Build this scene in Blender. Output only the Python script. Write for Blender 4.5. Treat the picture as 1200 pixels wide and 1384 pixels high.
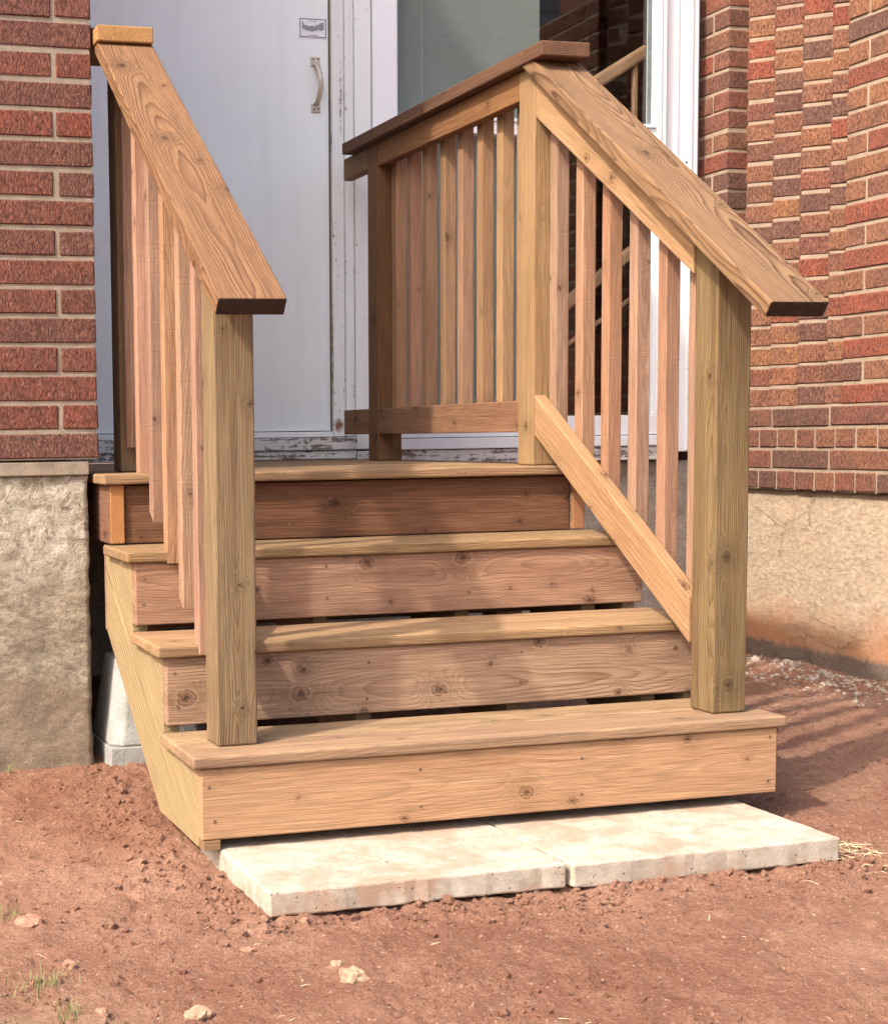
import bpy, bmesh, math, random
import numpy as np
from mathutils import Vector, Matrix, noise

for o in list(bpy.data.objects):
    bpy.data.objects.remove(o, do_unlink=True)
S = bpy.context.scene
COL = S.collection
R = math.radians

# ------------------------------------------------------------------ camera
cd = bpy.data.cameras.new('camera')
cam = bpy.data.objects.new('camera', cd)
COL.objects.link(cam)
cam_r = Vector((0.96477044, -0.26270282, -0.01432588))
cam_u = Vector((0.03530417, 0.07531011, 0.996535))
cam_f = Vector((0.26071367, 0.96193327, -0.08193147))
m = Matrix((cam_r, cam_u, -cam_f)).transposed().to_4x4()
m.translation = Vector((-0.818, -2.9713, 0.6574))
cam.matrix_world = m
cd.sensor_fit = 'HORIZONTAL'
cd.sensor_width = 36.0
cd.lens = 36.0 * 2062.9 / 1200.0
cd.shift_x = (600 - 248.95) / 1200.0
cd.shift_y = (759.46 - 692) / 1200.0
cd.clip_start = 0.05
cd.clip_end = 500
S.camera = cam

# ------------------------------------------------------------------ light
SUN_EL = R(46.5)
sun_to = Vector((-0.90 * math.cos(SUN_EL), -0.436 * math.cos(SUN_EL), math.sin(SUN_EL)))
w = bpy.data.worlds.new('World')
S.world = w
w.use_nodes = True
wn = w.node_tree
bg = wn.nodes['Background']
sky = wn.nodes.new('ShaderNodeTexSky')
sky.sky_type = 'NISHITA'
sky.sun_disc = False
sky.sun_elevation = SUN_EL
sky.sun_rotation = math.atan2(sun_to.x, sun_to.y)
sky.air_density = 1.0
sky.dust_density = 6.0
sky.ozone_density = 1.6
wn.links.new(sky.outputs['Color'], bg.inputs['Color'])
bg.inputs['Strength'].default_value = 0.15
sl = bpy.data.lights.new('sun', 'SUN')
sl.energy = 2.0
sl.angle = R(1.4)
sl.color = (1.0, 0.93, 0.82)
sun = bpy.data.objects.new('sun', sl)
COL.objects.link(sun)
sun.rotation_euler = sun_to.to_track_quat('Z', 'Y').to_euler()
sun.location = (-6, -5, 7)
S.view_settings.view_transform = 'Standard'
S.view_settings.look = 'None'
S.view_settings.gamma = 1
S.view_settings.exposure = 1.47
S.render.engine = 'CYCLES'
S.cycles.max_bounces = 6

rnd = random.Random(7)

# ------------------------------------------------------------------ node helpers
class NT:
    def __init__(s, name):
        s.m = bpy.data.materials.new(name)
        s.m.use_nodes = True
        s.t = s.m.node_tree
        s.b = s.t.nodes['Principled BSDF']
        s.out = s.t.nodes['Material Output']
    def n(s, typ, **kw):
        x = s.t.nodes.new(typ)
        for k, v in kw.items():
            setattr(x, k, v)
        return x
    def set(s, sock, v):
        if isinstance(v, bpy.types.NodeSocket):
            s.t.links.new(v, sock)
        else:
            sock.default_value = v
    def math(s, op, a, b=0.0, c=0.0, clamp=False):
        x = s.n('ShaderNodeMath', operation=op, use_clamp=clamp)
        for i, v in enumerate((a, b, c)):
            s.set(x.inputs[i], v)
        return x.outputs[0]
    def vmath(s, op, a, b=(0, 0, 0)):
        x = s.n('ShaderNodeVectorMath', operation=op)
        s.set(x.inputs[0], a)
        s.set(x.inputs[1], b)
        return x.outputs[1 if op in ('LENGTH', 'DISTANCE') else 0]
    def mix(s, fac, a, b, typ='MIX'):
        x = s.n('ShaderNodeMix', data_type='RGBA', blend_type=typ)
        s.set(x.inputs[0], fac)
        s.set(x.inputs[6], a if isinstance(a, bpy.types.NodeSocket) else (*a, 1))
        s.set(x.inputs[7], b if isinstance(b, bpy.types.NodeSocket) else (*b, 1))
        return x.outputs[2]
    def noise(s, vec, scale, detail=4, rough=0.55, dist=0.0):
        x = s.n('ShaderNodeTexNoise')
        s.set(x.inputs['Vector'], vec)
        x.inputs['Scale'].default_value = scale
        x.inputs['Detail'].default_value = detail
        x.inputs['Roughness'].default_value = rough
        x.inputs['Distortion'].default_value = dist
        return x.outputs['Fac']
    def voro(s, vec, scale, feature='F1', rand=1.0):
        x = s.n('ShaderNodeTexVoronoi', feature=feature)
        s.set(x.inputs['Vector'], vec)
        x.inputs['Scale'].default_value = scale
        x.inputs['Randomness'].default_value = rand
        return x
    def ramp(s, v, stops, interp='LINEAR'):
        x = s.n('ShaderNodeValToRGB')
        x.color_ramp.interpolation = interp
        e = x.color_ramp.elements
        while len(e) < len(stops):
            e.new(0.5)
        for el, (p, c) in zip(e, stops):
            el.position = p
            el.color = (*c, 1) if len(c) == 3 else c
        s.set(x.inputs[0], v)
        return x.outputs[0]
    def mr(s, v, a, b, c=0.0, d=1.0):
        x = s.n('ShaderNodeMapRange')
        for i, q in enumerate((v, a, b, c, d)):
            s.set(x.inputs[i], q)
        return x.outputs[0]
    def co(s):
        return s.n('ShaderNodeTexCoord').outputs['Object']
    def sep(s, v):
        x = s.n('ShaderNodeSeparateXYZ')
        s.set(x.inputs[0], v)
        return x.outputs
    def comb(s, x_, y_, z_):
        x = s.n('ShaderNodeCombineXYZ')
        for i, q in enumerate((x_, y_, z_)):
            s.set(x.inputs[i], q)
        return x.outputs[0]
    def rand(s):
        return s.n('ShaderNodeObjectInfo').outputs['Random']
    def bump(s, h, strength=0.5, dist=0.002, prev=None):
        x = s.n('ShaderNodeBump')
        x.inputs['Strength'].default_value = strength
        x.inputs['Distance'].default_value = dist
        s.set(x.inputs['Height'], h)
        if prev is not None:
            s.set(x.inputs['Normal'], prev)
        return x.outputs[0]
    def done(s, color=None, rough=0.8, normal=None, spec=0.3):
        if color is not None:
            s.set(s.b.inputs['Base Color'], color if isinstance(color, bpy.types.NodeSocket) else (*color, 1))
        s.set(s.b.inputs['Roughness'], rough)
        s.b.inputs['Specular IOR Level'].default_value = spec
        if normal is not None:
            s.set(s.b.inputs['Normal'], normal)
        return s.m

def W(name, early, late, stain, ring=0.0075, contrast=0.75, knot=0.55, mottle=0.5, flat=0.05, saw=0.0, wide='z', amin=0.28, k=0.80, ks=1.0):
    """softwood board, grain along local x"""
    early, late, stain = [[q * k * 0.90 for q in cc] for cc in (early, late, stain)]
    t = NT(name)
    co = t.co()
    rn = t.rand()
    r2 = t.math('FRACT', t.math('MULTIPLY', rn, 37.7))
    r3 = t.math('FRACT', t.math('MULTIPLY', rn, 91.3))
    off = t.comb(t.math('MULTIPLY', rn, 63.0), t.math('MULTIPLY', r2, 29.0), t.math('MULTIPLY', r3, 17.0))
    c = t.vmath('ADD', co, off)
    # knots: round on whichever face they come out of
    nz = t.sep(t.n('ShaderNodeTexCoord').outputs['Normal'])[2]
    isz = t.math('GREATER_THAN', t.math('ABSOLUTE', nz), 0.6)
    cx_, cy_, cz_ = t.sep(c)[0:3]
    kv = t.math('ADD', t.math('MULTIPLY', cy_, isz), t.math('MULTIPLY', cz_, t.math('SUBTRACT', 1.0, isz)))
    wob = t.math('MULTIPLY', t.noise(c, 70.0, 4, 0.65), 0.022)
    vn = t.n('ShaderNodeTexVoronoi', feature='F1', voronoi_dimensions='2D')
    t.set(vn.inputs['Vector'], t.comb(t.math('MULTIPLY_ADD', cx_, 0.82, wob), t.math('SUBTRACT', kv, wob), 0.0))
    vn.inputs['Scale'].default_value = 9.0
    kd = vn.outputs['Distance']
    kr = t.sep(vn.outputs['Color'])
    has = t.math('LESS_THAN', kr[0], knot)
    size = t.mr(t.math('POWER', kr[1], 1.5), 0, 1, 0.034 * ks, 0.120 * ks)
    kx = t.math('DIVIDE', kd, size)
    near = t.math('MULTIPLY', t.math('POWER', 2.718, t.math('MULTIPLY', t.math('MULTIPLY', kx, kx), -0.17)), has)
    core = t.math('MULTIPLY', t.mr(kx, 0.75, 1.0, 1.0, 0.0), has)
    # growth rings
    sx, sy, sz = t.sep(co)[0:3]
    n1 = t.noise(t.vmath('MULTIPLY', c, (1.1, 2.2, 2.2)), 1.0, 2, 0.5)
    n2 = t.noise(t.vmath('MULTIPLY', c, (4.5, 30.0, 30.0)), 1.0, 3, 0.55)
    fa = t.mr(r3, 0, 1, flat * 0.5, flat * 1.5)
    fb = t.mr(r2, 0, 1, -0.045, 0.045)
    oy = t.math('ADD', sy, fb if wide == 'z' else fa)
    oz = t.math('ADD', sz, fa if wide == 'z' else fb)
    rad = t.math('SQRT', t.math('ADD', t.math('MULTIPLY', oy, oy), t.math('MULTIPLY', oz, oz)))
    rad = t.math('ADD', rad, t.math('MULTIPLY', n1, 0.10))
    rad = t.math('ADD', rad, t.math('MULTIPLY', n2, 0.0065))
    rad = t.math('ADD', rad, t.math('MULTIPLY', near, t.mr(kr[1], 0, 1, 0.018, 0.046)))
    rad = t.math('ADD', rad, t.math('MULTIPLY', sx, t.mr(rn, 0, 1, -0.02, 0.02)))
    n3 = t.noise(t.vmath('MULTIPLY', c, (0.6, 14.0, 14.0)), 1.0, 2, 0.5)
    ph = t.math('DIVIDE', t.math('ADD', rad, t.math('MULTIPLY', n3, 0.016)), ring)
    fr = t.math('FRACT', ph)
    band = t.ramp(fr, [(0.0, (0.0,) * 3), (0.40, (0.08,) * 3), (0.70, (0.55,) * 3), (0.90, (1.0,) * 3), (1.0, (0.05,) * 3)])
    amp = t.mr(t.noise(t.vmath('MULTIPLY', c, (1.7, 9.0, 9.0)), 1.0, 2), 0.34, 0.66, amin, 1.25)
    band = t.math('MULTIPLY', band, amp)
    fib = t.noise(t.vmath('MULTIPLY', c, (9.0, 420.0, 420.0)), 1.0, 4, 0.65)
    col = t.mix(t.math('MULTIPLY', band, t.mr(r2, 0, 1, contrast * 0.55, contrast * 1.05)), early, late)
    mot = t.noise(t.vmath('MULTIPLY', c, (1.8, 26.0, 26.0)), 1.0, 5, 0.66, 0.4)
    col = t.mix(t.math('MULTIPLY', t.mr(mot, 0.42, 0.72), mottle), col, stain)
    halo = t.math('MULTIPLY', t.mr(kx, 1.1, 1.7, 1.0, 0.0), has)
    col = t.mix(t.math('MULTIPLY', near, 0.42), col, [x * 0.66 for x in late])
    col = t.mix(t.math('MULTIPLY', halo, 0.70), col, [min(1, x * 1.02) for x in early])
    rim = t.math('MULTIPLY', t.mr(t.math('ABSOLUTE', t.math('SUBTRACT', kx, 1.05)), 0.05, 0.16, 1.0, 0.0), has)
    col = t.mix(t.math('MULTIPLY', rim, 0.75), col, [x * 0.35 for x in late])
    kcol = t.mix(t.mr(kx, 0.25, 0.60), [x * 0.20 for x in late], [x * 0.92 for x in late])
    kmix = t.mr(t.noise(c, 160.0, 3, 0.7), 0.3, 0.6, 0.55, 0.95)
    col = t.mix(t.math('MULTIPLY', core, kmix), col, kcol)
    fib2 = t.noise(t.vmath('MULTIPLY', c, (4.0, 230.0, 230.0)), 1.0, 5, 0.75)
    fv = t.math('MULTIPLY', t.mr(fib, 0.30, 0.70, 0.66, 1.26), t.mr(fib2, 0.32, 0.68, 0.82, 1.16))
    val = t.math('MULTIPLY', fv, t.mr(r3, 0, 1, 0.86, 1.12))
    x = t.n('ShaderNodeHueSaturation')
    t.set(x.inputs['Hue'], t.mr(r2, 0, 1, 0.493, 0.507))
    t.set(x.inputs['Saturation'], t.mr(rn, 0, 1, 0.88, 1.02))
    t.set(x.inputs['Value'], val)
    t.set(x.inputs['Color'], col)
    h = t.math('ADD', t.math('MULTIPLY', band, 0.22), t.math('MULTIPLY', fib, 0.75))
    if saw:
        wv = t.noise(t.vmath('MULTIPLY', c, (260.0, 6.0, 6.0)), 1.0, 2)
        h = t.math('ADD', h, t.math('MULTIPLY', wv, saw))
    # fine checks
    ck = t.noise(t.vmath('MULTIPLY', c, (3.0, 130.0, 130.0)), 1.0, 2)
    ck = t.mr(ck, 0.73, 0.77)
    col2 = t.mix(t.math('MULTIPLY', ck, 0.55), x.outputs[0], [q * 0.35 for q in late])
    h = t.math('SUBTRACT', h, ck)
    return t.done(col2, t.mr(fib, 0.3, 0.7, 0.68, 0.88), t.bump(h, 0.75, 0.0022), 0.25)

M = {}
M['tread'] = W('wood_tread', (0.46, 0.275, 0.132), (0.215, 0.108, 0.045), (0.27, 0.155, 0.078), ring=0.0046, knot=0.16, contrast=0.85, mottle=0.95, amin=0.4, k=0.74)
M['riser'] = W('wood_riser', (0.43, 0.258, 0.158), (0.190, 0.090, 0.047), (0.25, 0.132, 0.078), ring=0.0060, knot=0.60, contrast=0.85, wide='y', mottle=0.9, amin=0.4, k=0.90, ks=1.25)
M['fascia'] = W('wood_fascia', (0.50, 0.285, 0.142), (0.315, 0.145, 0.064), (0.40, 0.200, 0.094), ring=0.0070, knot=0.40, contrast=0.60, wide='y', mottle=0.75, ks=1.1, k=0.84)
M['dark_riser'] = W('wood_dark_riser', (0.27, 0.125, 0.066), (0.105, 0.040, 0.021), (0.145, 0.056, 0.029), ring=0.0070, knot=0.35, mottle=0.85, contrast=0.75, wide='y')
M['post'] = W('wood_post', (0.305, 0.197, 0.086), (0.132, 0.068, 0.027), (0.18, 0.096, 0.040), ring=0.0050, knot=0.40, mottle=0.95, contrast=0.75, k=0.76)
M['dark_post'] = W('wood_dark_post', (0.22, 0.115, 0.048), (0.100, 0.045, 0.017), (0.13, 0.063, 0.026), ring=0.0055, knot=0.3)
M['pale_post'] = W('wood_pale_post', (0.41, 0.240, 0.105), (0.20, 0.110, 0.042), (0.27, 0.150, 0.060), ring=0.0050, knot=0.3, mottle=0.7)
M['baluster'] = W('wood_baluster', (0.46, 0.255, 0.150), (0.25, 0.112, 0.054), (0.31, 0.150, 0.079), ring=0.0055, knot=0.26, contrast=0.50, saw=0.6, mottle=0.8)
M['tan_baluster'] = W('wood_tan_baluster', (0.43, 0.250, 0.128), (0.21, 0.112, 0.048), (0.29, 0.160, 0.073), ring=0.0055, knot=0.26, contrast=0.50, saw=0.6, mottle=0.8)
M['cap'] = W('wood_cap', (0.375, 0.198, 0.094), (0.115, 0.046, 0.019), (0.24, 0.115, 0.052), ring=0.0054, knot=0.26, contrast=0.95, flat=0.035, mottle=0.65, amin=0.6, k=0.72)
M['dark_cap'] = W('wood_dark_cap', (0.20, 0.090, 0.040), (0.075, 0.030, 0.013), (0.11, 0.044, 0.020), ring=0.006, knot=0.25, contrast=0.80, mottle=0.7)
M['orange'] = W('wood_orange_end', (0.58, 0.255, 0.062), (0.36, 0.130, 0.030), (0.45, 0.18, 0.042), ring=0.006, knot=0.15)
M['rail'] = W('wood_rail', (0.46, 0.258, 0.110), (0.28, 0.140, 0.051), (0.36, 0.190, 0.073), ring=0.0070, knot=0.35, contrast=0.50, wide='y', mottle=0.7)
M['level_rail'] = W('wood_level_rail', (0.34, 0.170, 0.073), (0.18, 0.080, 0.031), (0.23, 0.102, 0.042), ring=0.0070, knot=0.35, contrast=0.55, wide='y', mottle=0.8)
M['stringer'] = W('wood_stringer', (0.52, 0.370, 0.185), (0.24, 0.145, 0.056), (0.42, 0.280, 0.132), ring=0.0135, knot=0.15, contrast=0.9, mottle=0.4, wide='y', flat=0.03, amin=0.6)
M['under'] = W('wood_under', (0.34, 0.20, 0.095), (0.20, 0.10, 0.045), (0.25, 0.14, 0.06))

def mat_brick(name, stops, comb=1.0):
    t = NT(name)
    co = t.co()
    rn = t.rand()
    c = t.vmath('ADD', co, t.comb(t.math('MULTIPLY', rn, 51.0), t.math('MULTIPLY', rn, 23.0), t.math('MULTIPLY', rn, 77.0)))
    base = t.ramp(rn, [(p_, tuple(q * kk_ for q, kk_ in zip(c_, (0.80, 0.86, 0.92)))) for p_, c_ in stops], 'LINEAR')
    wob = t.noise(c, 38.0, 2)
    cw = t.vmath('ADD', c, t.comb(t.math('MULTIPLY', wob, 0.016), t.math('MULTIPLY', wob, 0.016), 0.0))
    rug = t.noise(t.vmath('MULTIPLY', cw, (230.0, 230.0, 75.0)), 1.0, 3, 0.62, 0.5)
    grit = t.noise(c, 420.0, 3, 0.7)
    blot = t.noise(c, 13.0, 3, 0.6)
    col = t.mix(t.mr(blot, 0.4, 0.75, 0.0, 0.55), base, (0.105, 0.060, 0.050))
    col = t.mix(t.mr(rug, 0.38, 0.54, 0.80, 0.0), col, (0.050, 0.022, 0.018))
    col = t.mix(t.mr(rug, 0.56, 0.70, 0.0, 0.45), col, (0.40, 0.22, 0.15))
    col = t.mix(t.mr(grit, 0.58, 0.75, 0.0, 0.35), col, (0.42, 0.25, 0.17))
    h = t.math('ADD', t.math('MULTIPLY', rug, 1.0), t.math('MULTIPLY', grit, 0.35))
    return t.done(col, 0.9, t.bump(h, 1.0, 0.0065 * comb), 0.2)

M['brick_l'] = mat_brick('brick_red_brown', [(0.0, (0.170, 0.075, 0.054)), (0.3, (0.270, 0.082, 0.050)), (0.55, (0.215, 0.082, 0.056)), (0.78, (0.310, 0.080, 0.046)), (1.0, (0.195, 0.098, 0.072))], 1.2)
M['brick_r'] = mat_brick('brick_multi', [(0.0, (0.170, 0.078, 0.056)), (0.22, (0.265, 0.100, 0.060)), (0.42, (0.330, 0.135, 0.073)), (0.60, (0.260, 0.095, 0.062)), (0.78, (0.340, 0.108, 0.058)), (0.9, (0.365, 0.155, 0.073)), (1.0, (0.195, 0.088, 0.062))], 0.8)
M['brick_red'] = mat_brick('brick_red', [(0.0, (0.36, 0.092, 0.050)), (1.0, (0.29, 0.080, 0.048))], 0.8)
M['brick_tan'] = mat_brick('brick_tan', [(0.0, (0.35, 0.145, 0.078)), (0.5, (0.290, 0.118, 0.070)), (1.0, (0.40, 0.165, 0.072))], 0.8)
M['brick_dark'] = mat_brick('brick_dark', [(0.0, (0.180, 0.090, 0.062)), (0.6, (0.205, 0.092, 0.062)), (1.0, (0.245, 0.098, 0.064))], 0.8)

def mat_mortar(name, c1, c2):
    t = NT(name)
    co = t.co()
    n = t.noise(co, 26.0, 4, 0.6)
    g = t.noise(co, 500.0, 3, 0.7)
    col = t.mix(t.mr(n, 0.35, 0.7), c1, c2)
    col = t.mix(t.mr(g, 0.3, 0.5, 0.35, 0.0), col, [q * 0.4 for q in c2])
    return t.done(col, 0.95, t.bump(t.math('ADD', n, g), 0.7, 0.004), 0.1)
M['mortar_l'] = mat_mortar('mortar_grey', (0.35, 0.28, 0.215), (0.245, 0.192, 0.145))
M['mortar_r'] = mat_mortar('mortar_cream', (0.40, 0.305, 0.225), (0.31, 0.23, 0.165))

def mat_concrete_left():
    t = NT('weathered_concrete')
    co = t.co()
    x, y, z = t.sep(co)[0:3]
    n = t.noise(co, 5.0, 5, 0.65)
    f = t.noise(co, 48.0, 6, 0.72)
    st = t.noise(t.vmath('MULTIPLY', co, (34.0, 34.0, 70.0)), 1.0, 6, 0.72)
    g = t.noise(co, 260.0, 4, 0.75)
    top = t.mr(t.math('ADD', z, t.math('MULTIPLY', n, 0.40)), 0.46, 0.60)
    agg = t.voro(t.vmath('ADD', co, t.comb(t.math('MULTIPLY', f, 0.03), 0.0, t.math('MULTIPLY', f, 0.03))), 48.0)
    ac = t.mr(t.noise(t.vmath('ADD', co, (3.0, 0.0, 1.0)), 34.0, 6, 0.72, 0.8), 0.30, 0.70)
    acol = t.ramp(ac, [(0.0, (0.10, 0.085, 0.07)), (0.25, (0.24, 0.20, 0.155)), (0.5, (0.56, 0.50, 0.41)), (0.85, (0.50, 0.42, 0.32)), (1.0, (0.15, 0.135, 0.125))])
    acol = t.mix(t.mr(f, 0.40, 0.66), acol, (0.38, 0.322, 0.245))
    body = t.mix(t.mr(st, 0.36, 0.62), (0.165, 0.130, 0.096), (0.36, 0.300, 0.222))
    low = t.mr(t.math('ADD', z, t.math('MULTIPLY', n, 0.12)), 0.06, 0.10, 1.0, 0.0)
    body = t.mix(t.math('MULTIPLY', low, 0.60), body, (0.205, 0.140, 0.094))
    dk = t.noise(t.vmath('MULTIPLY', co, (1.0, 1.0, 1.4)), 8.5, 4, 0.6)
    body = t.mix(t.mr(dk, 0.52, 0.64, 0.0, 0.60), body, (0.135, 0.105, 0.082))
    col = t.mix(top, body, acol)
    moss = t.math('MULTIPLY', t.mr(z, 0.46, 0.55), t.mr(t.noise(co, 9.0, 4), 0.42, 0.58))
    col = t.mix(t.math('MULTIPLY', moss, 0.75), col, (0.150, 0.132, 0.062))
    col = t.mix(t.mr(g, 0.30, 0.50, 0.60, 0.0), col, (0.11, 0.088, 0.066))
    col = t.mix(t.mr(g, 0.55, 0.72, 0.0, 0.40), col, (0.56, 0.49, 0.39))
    h = t.math('ADD', t.math('ADD', f, t.math('MULTIPLY', st, 0.5)), t.math('MULTIPLY', g, 0.35))
    h = t.math('ADD', h, t.math('MULTIPLY', t.math('MULTIPLY', top, ac), 1.1))
    return t.done(col, 0.95, t.bump(h, 1.0, 0.005), 0.15)
M['conc_l'] = mat_concrete_left()

def mat_concrete_right():
    t = NT('parged_concrete')
    co = t.co()
    x, y, z = t.sep(co)[0:3]
    n = t.noise(co, 4.0, 5, 0.6)
    st = t.noise(t.vmath('MULTIPLY', co, (40.0, 40.0, 75.0)), 1.0, 6, 0.72, 0.4)
    g = t.noise(co, 240.0, 4, 0.75)
    crk = t.voro(t.vmath('ADD', t.vmath('MULTIPLY', co, (5.0, 5.0, 9.0)), t.comb(0.0, t.math('MULTIPLY', st, 0.5), t.math('MULTIPLY', st, 0.5))), 1.0, 'DISTANCE_TO_EDGE')
    crack = t.math('MULTIPLY', t.mr(crk.outputs['Distance'], 0.0, 0.022, 1.0, 0.0), t.mr(n, 0.45, 0.6))
    body = t.mix(t.mr(st, 0.36, 0.62), (0.31, 0.225, 0.155), (0.51, 0.400, 0.295))
    body = t.mix(t.mr(n, 0.45, 0.72, 0.0, 0.5), body, (0.44, 0.315, 0.215))
    body = t.mix(t.mr(g, 0.30, 0.48, 0.45, 0.0), body, (0.22, 0.155, 0.105))
    soil = t.mr(t.math('ADD', z, t.math('MULTIPLY', n, 0.34)), 0.05, 0.20, 1.0, 0.0)
    body = t.mix(t.math('MULTIPLY', soil, 0.78), body, (0.42, 0.185, 0.088))
    body = t.mix(t.math('MULTIPLY', crack, 0.35), body, (0.16, 0.11, 0.08))
    tar = t.mr(t.math('ADD', z, t.math('MULTIPLY', t.noise(co, 30.0, 4), 0.045)), -0.135, -0.115, 1.0, 0.0)
    body = t.mix(t.math('MULTIPLY', tar, 0.9), body, t.mix(t.mr(g, 0.4, 0.65), (0.085, 0.070, 0.060), (0.23, 0.19, 0.16)))
    h = t.math('SUBTRACT', t.math('ADD', st, t.math('MULTIPLY', g, 0.4)), t.math('MULTIPLY', crack, 0.5))
    return t.done(body, 0.95, t.bump(h, 0.9, 0.005), 0.15)
M['conc_r'] = mat_concrete_right()

def mat_concrete_back():
    t = NT('rough_grey_concrete')
    co = t.co()
    n = t.noise(co, 18.0, 5, 0.7)
    g = t.noise(co, 140.0, 4, 0.7)
    col = t.mix(t.mr(n, 0.35, 0.65), (0.30, 0.25, 0.205), (0.47, 0.40, 0.33))
    col = t.mix(t.mr(g, 0.35, 0.55, 0.5, 0.0), col, (0.13, 0.11, 0.095))
    return t.done(col, 0.95, t.bump(t.math('ADD', n, g), 0.9, 0.006), 0.15)
M['conc_b'] = mat_concrete_back()

def mat_slab():
    t = NT('paving_concrete')
    co = t.co()
    rn = t.rand()
    c = t.vmath('ADD', co, t.comb(t.math('MULTIPLY', rn, 40.0), 0.0, 0.0))
    n = t.noise(c, 3.6, 6, 0.62, 0.5)
    st = t.noise(t.vmath('MULTIPLY', c, (16.0, 26.0, 30.0)), 1.0, 6, 0.72, 0.3)
    g = t.noise(c, 300.0, 4, 0.75)
    col = t.mix(t.mr(st, 0.38, 0.62), (0.345, 0.280, 0.215), (0.45, 0.395, 0.32))
    col = t.mix(t.mr(n, 0.46, 0.57, 0.0, 0.80), col, (0.35, 0.225, 0.155))
    wp = t.noise(c, 8.0, 5, 0.65)
    col = t.mix(t.mr(wp, 0.50, 0.62, 0.0, 0.6), col, (0.47, 0.42, 0.35))
    col = t.mix(t.mr(g, 0.30, 0.48, 0.65, 0.0), col, (0.27, 0.195, 0.14))
    sp_ = t.noise(c, 95.0, 4, 0.75)
    col = t.mix(t.mr(sp_, 0.30, 0.44, 0.6, 0.0), col, (0.30, 0.205, 0.145))
    z = t.sep(co)[2]
    low = t.mr(t.math('ADD', z, t.math('MULTIPLY', t.noise(c, 24.0, 4), 0.034)), -0.018, 0.002, 0.75, 0.0)
    col = t.mix(low, col, (0.33, 0.195, 0.130))
    pit = t.mr(t.voro(c, 75.0).outputs['Distance'], 0.10, 0.20, 1.0, 0.0)
    pit = t.math('MULTIPLY', pit, t.math('GREATER_THAN', t.noise(c, 28.0, 2), 0.50))
    col = t.mix(t.math('MULTIPLY', pit, 0.75), col, (0.20, 0.145, 0.105))
    h = t.math('SUBTRACT', t.math('ADD', t.math('MULTIPLY', g, 0.6), st), t.math('MULTIPLY', pit, 1.2))
    return t.done(col, 0.92, t.bump(h, 0.8, 0.003), 0.2)
M['slab'] = mat_slab()

def mat_simple(name, c1, c2, scale=20.0, rough=0.8, bump=0.002, fine=200.0, spec=0.3):
    t = NT(name)
    co = t.co()
    n = t.noise(co, scale, 4, 0.6)
    g = t.noise(co, fine, 3, 0.7)
    col = t.mix(t.mr(n, 0.35, 0.65), c1, c2)
    col = t.mix(t.mr(g, 0.32, 0.5, 0.25, 0.0), col, [q * 0.5 for q in c1])
    return t.done(col, rough, t.bump(t.math('ADD', n, g), 0.5, bump), spec)
M['pier'] = mat_simple('pier_concrete', (0.25, 0.24, 0.22), (0.34, 0.33, 0.30), 14, 0.92, 0.005, 160, 0.2)
M['strip'] = mat_simple('sill_strip', (0.20, 0.155, 0.115), (0.32, 0.26, 0.20), 16, 0.9, 0.004)
M['handle'] = mat_simple('worn_brass', (0.42, 0.36, 0.28), (0.62, 0.56, 0.47), 40, 0.42, 0.0008, 300, 0.5)
M['handle'].node_tree.nodes['Principled BSDF'].inputs['Metallic'].default_value = 0.25
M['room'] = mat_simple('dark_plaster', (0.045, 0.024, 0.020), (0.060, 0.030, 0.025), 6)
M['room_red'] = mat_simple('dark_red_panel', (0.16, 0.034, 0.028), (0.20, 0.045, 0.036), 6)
M['indoor_wood'] = mat_simple('indoor_varnished_wood', (0.30, 0.165, 0.10), (0.36, 0.205, 0.125), 9, 0.45)
M['stone_pale'] = mat_simple('pale_stone', (0.30, 0.185, 0.115), (0.39, 0.26, 0.17), 30, 0.9, 0.004)
M['stone_red'] = mat_simple('red_stone', (0.28, 0.135, 0.085), (0.36, 0.19, 0.125), 30, 0.9, 0.004)
M['screw'] = mat_simple('screw_steel', (0.10, 0.06, 0.035), (0.17, 0.11, 0.06), 50, 0.6)
M['end_dark'] = mat_simple('dark_end_grain', (0.022, 0.012, 0.008), (0.040, 0.020, 0.012), 60, 0.85, 0.002)
M['upper'] = mat_simple('upper_wall', (0.20, 0.085, 0.06), (0.26, 0.11, 0.075), 9, 0.9)

def mat_paint(name, paint, wear, under=(0.30, 0.27, 0.235), amount=0.62, streak=(30, 30, 2.2), rust=None, vary=0.05):
    t = NT(name)
    co = t.co()
    n = t.noise(t.vmath('MULTIPLY', co, streak), 1.0, 6, 0.66, 0.3)
    big = t.noise(co, 2.5, 3)
    g = t.noise(co, 45.0, 5, 0.7)
    base = t.mix(t.mr(big, 0.3, 0.7), paint, [q * (1 - vary) for q in paint])
    dirt = t.mr(t.noise(t.vmath('MULTIPLY', co, (18.0, 18.0, 1.4)), 1.0, 5, 0.65), 0.50, 0.80, 0.0, 0.35)
    base = t.mix(dirt, base, wear)
    chip = t.mr(t.math('ADD', t.math('MULTIPLY', n, 0.6), t.math('MULTIPLY', g, 0.4)), amount, amount + 0.03)
    col = t.mix(chip, base, under)
    if rust:
        d = t.vmath('LENGTH', t.vmath('MULTIPLY', t.vmath('SUBTRACT', co, rust[0]), rust[1]))
        d = t.math('ADD', d, t.math('MULTIPLY', g, 1.1))
        col = t.mix(t.mr(d, 0.9, 1.35, 0.95, 0.0), col, t.mix(t.mr(g, 0.4, 0.6), (0.06, 0.026, 0.012), (0.30, 0.11, 0.04)))
    return t.done(col, t.mr(chip, 0, 1, 0.45, 0.9), t.bump(t.math('SUBTRACT', t.math('MULTIPLY', g, 0.15), chip), 0.5, 0.0012), 0.35)
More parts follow.
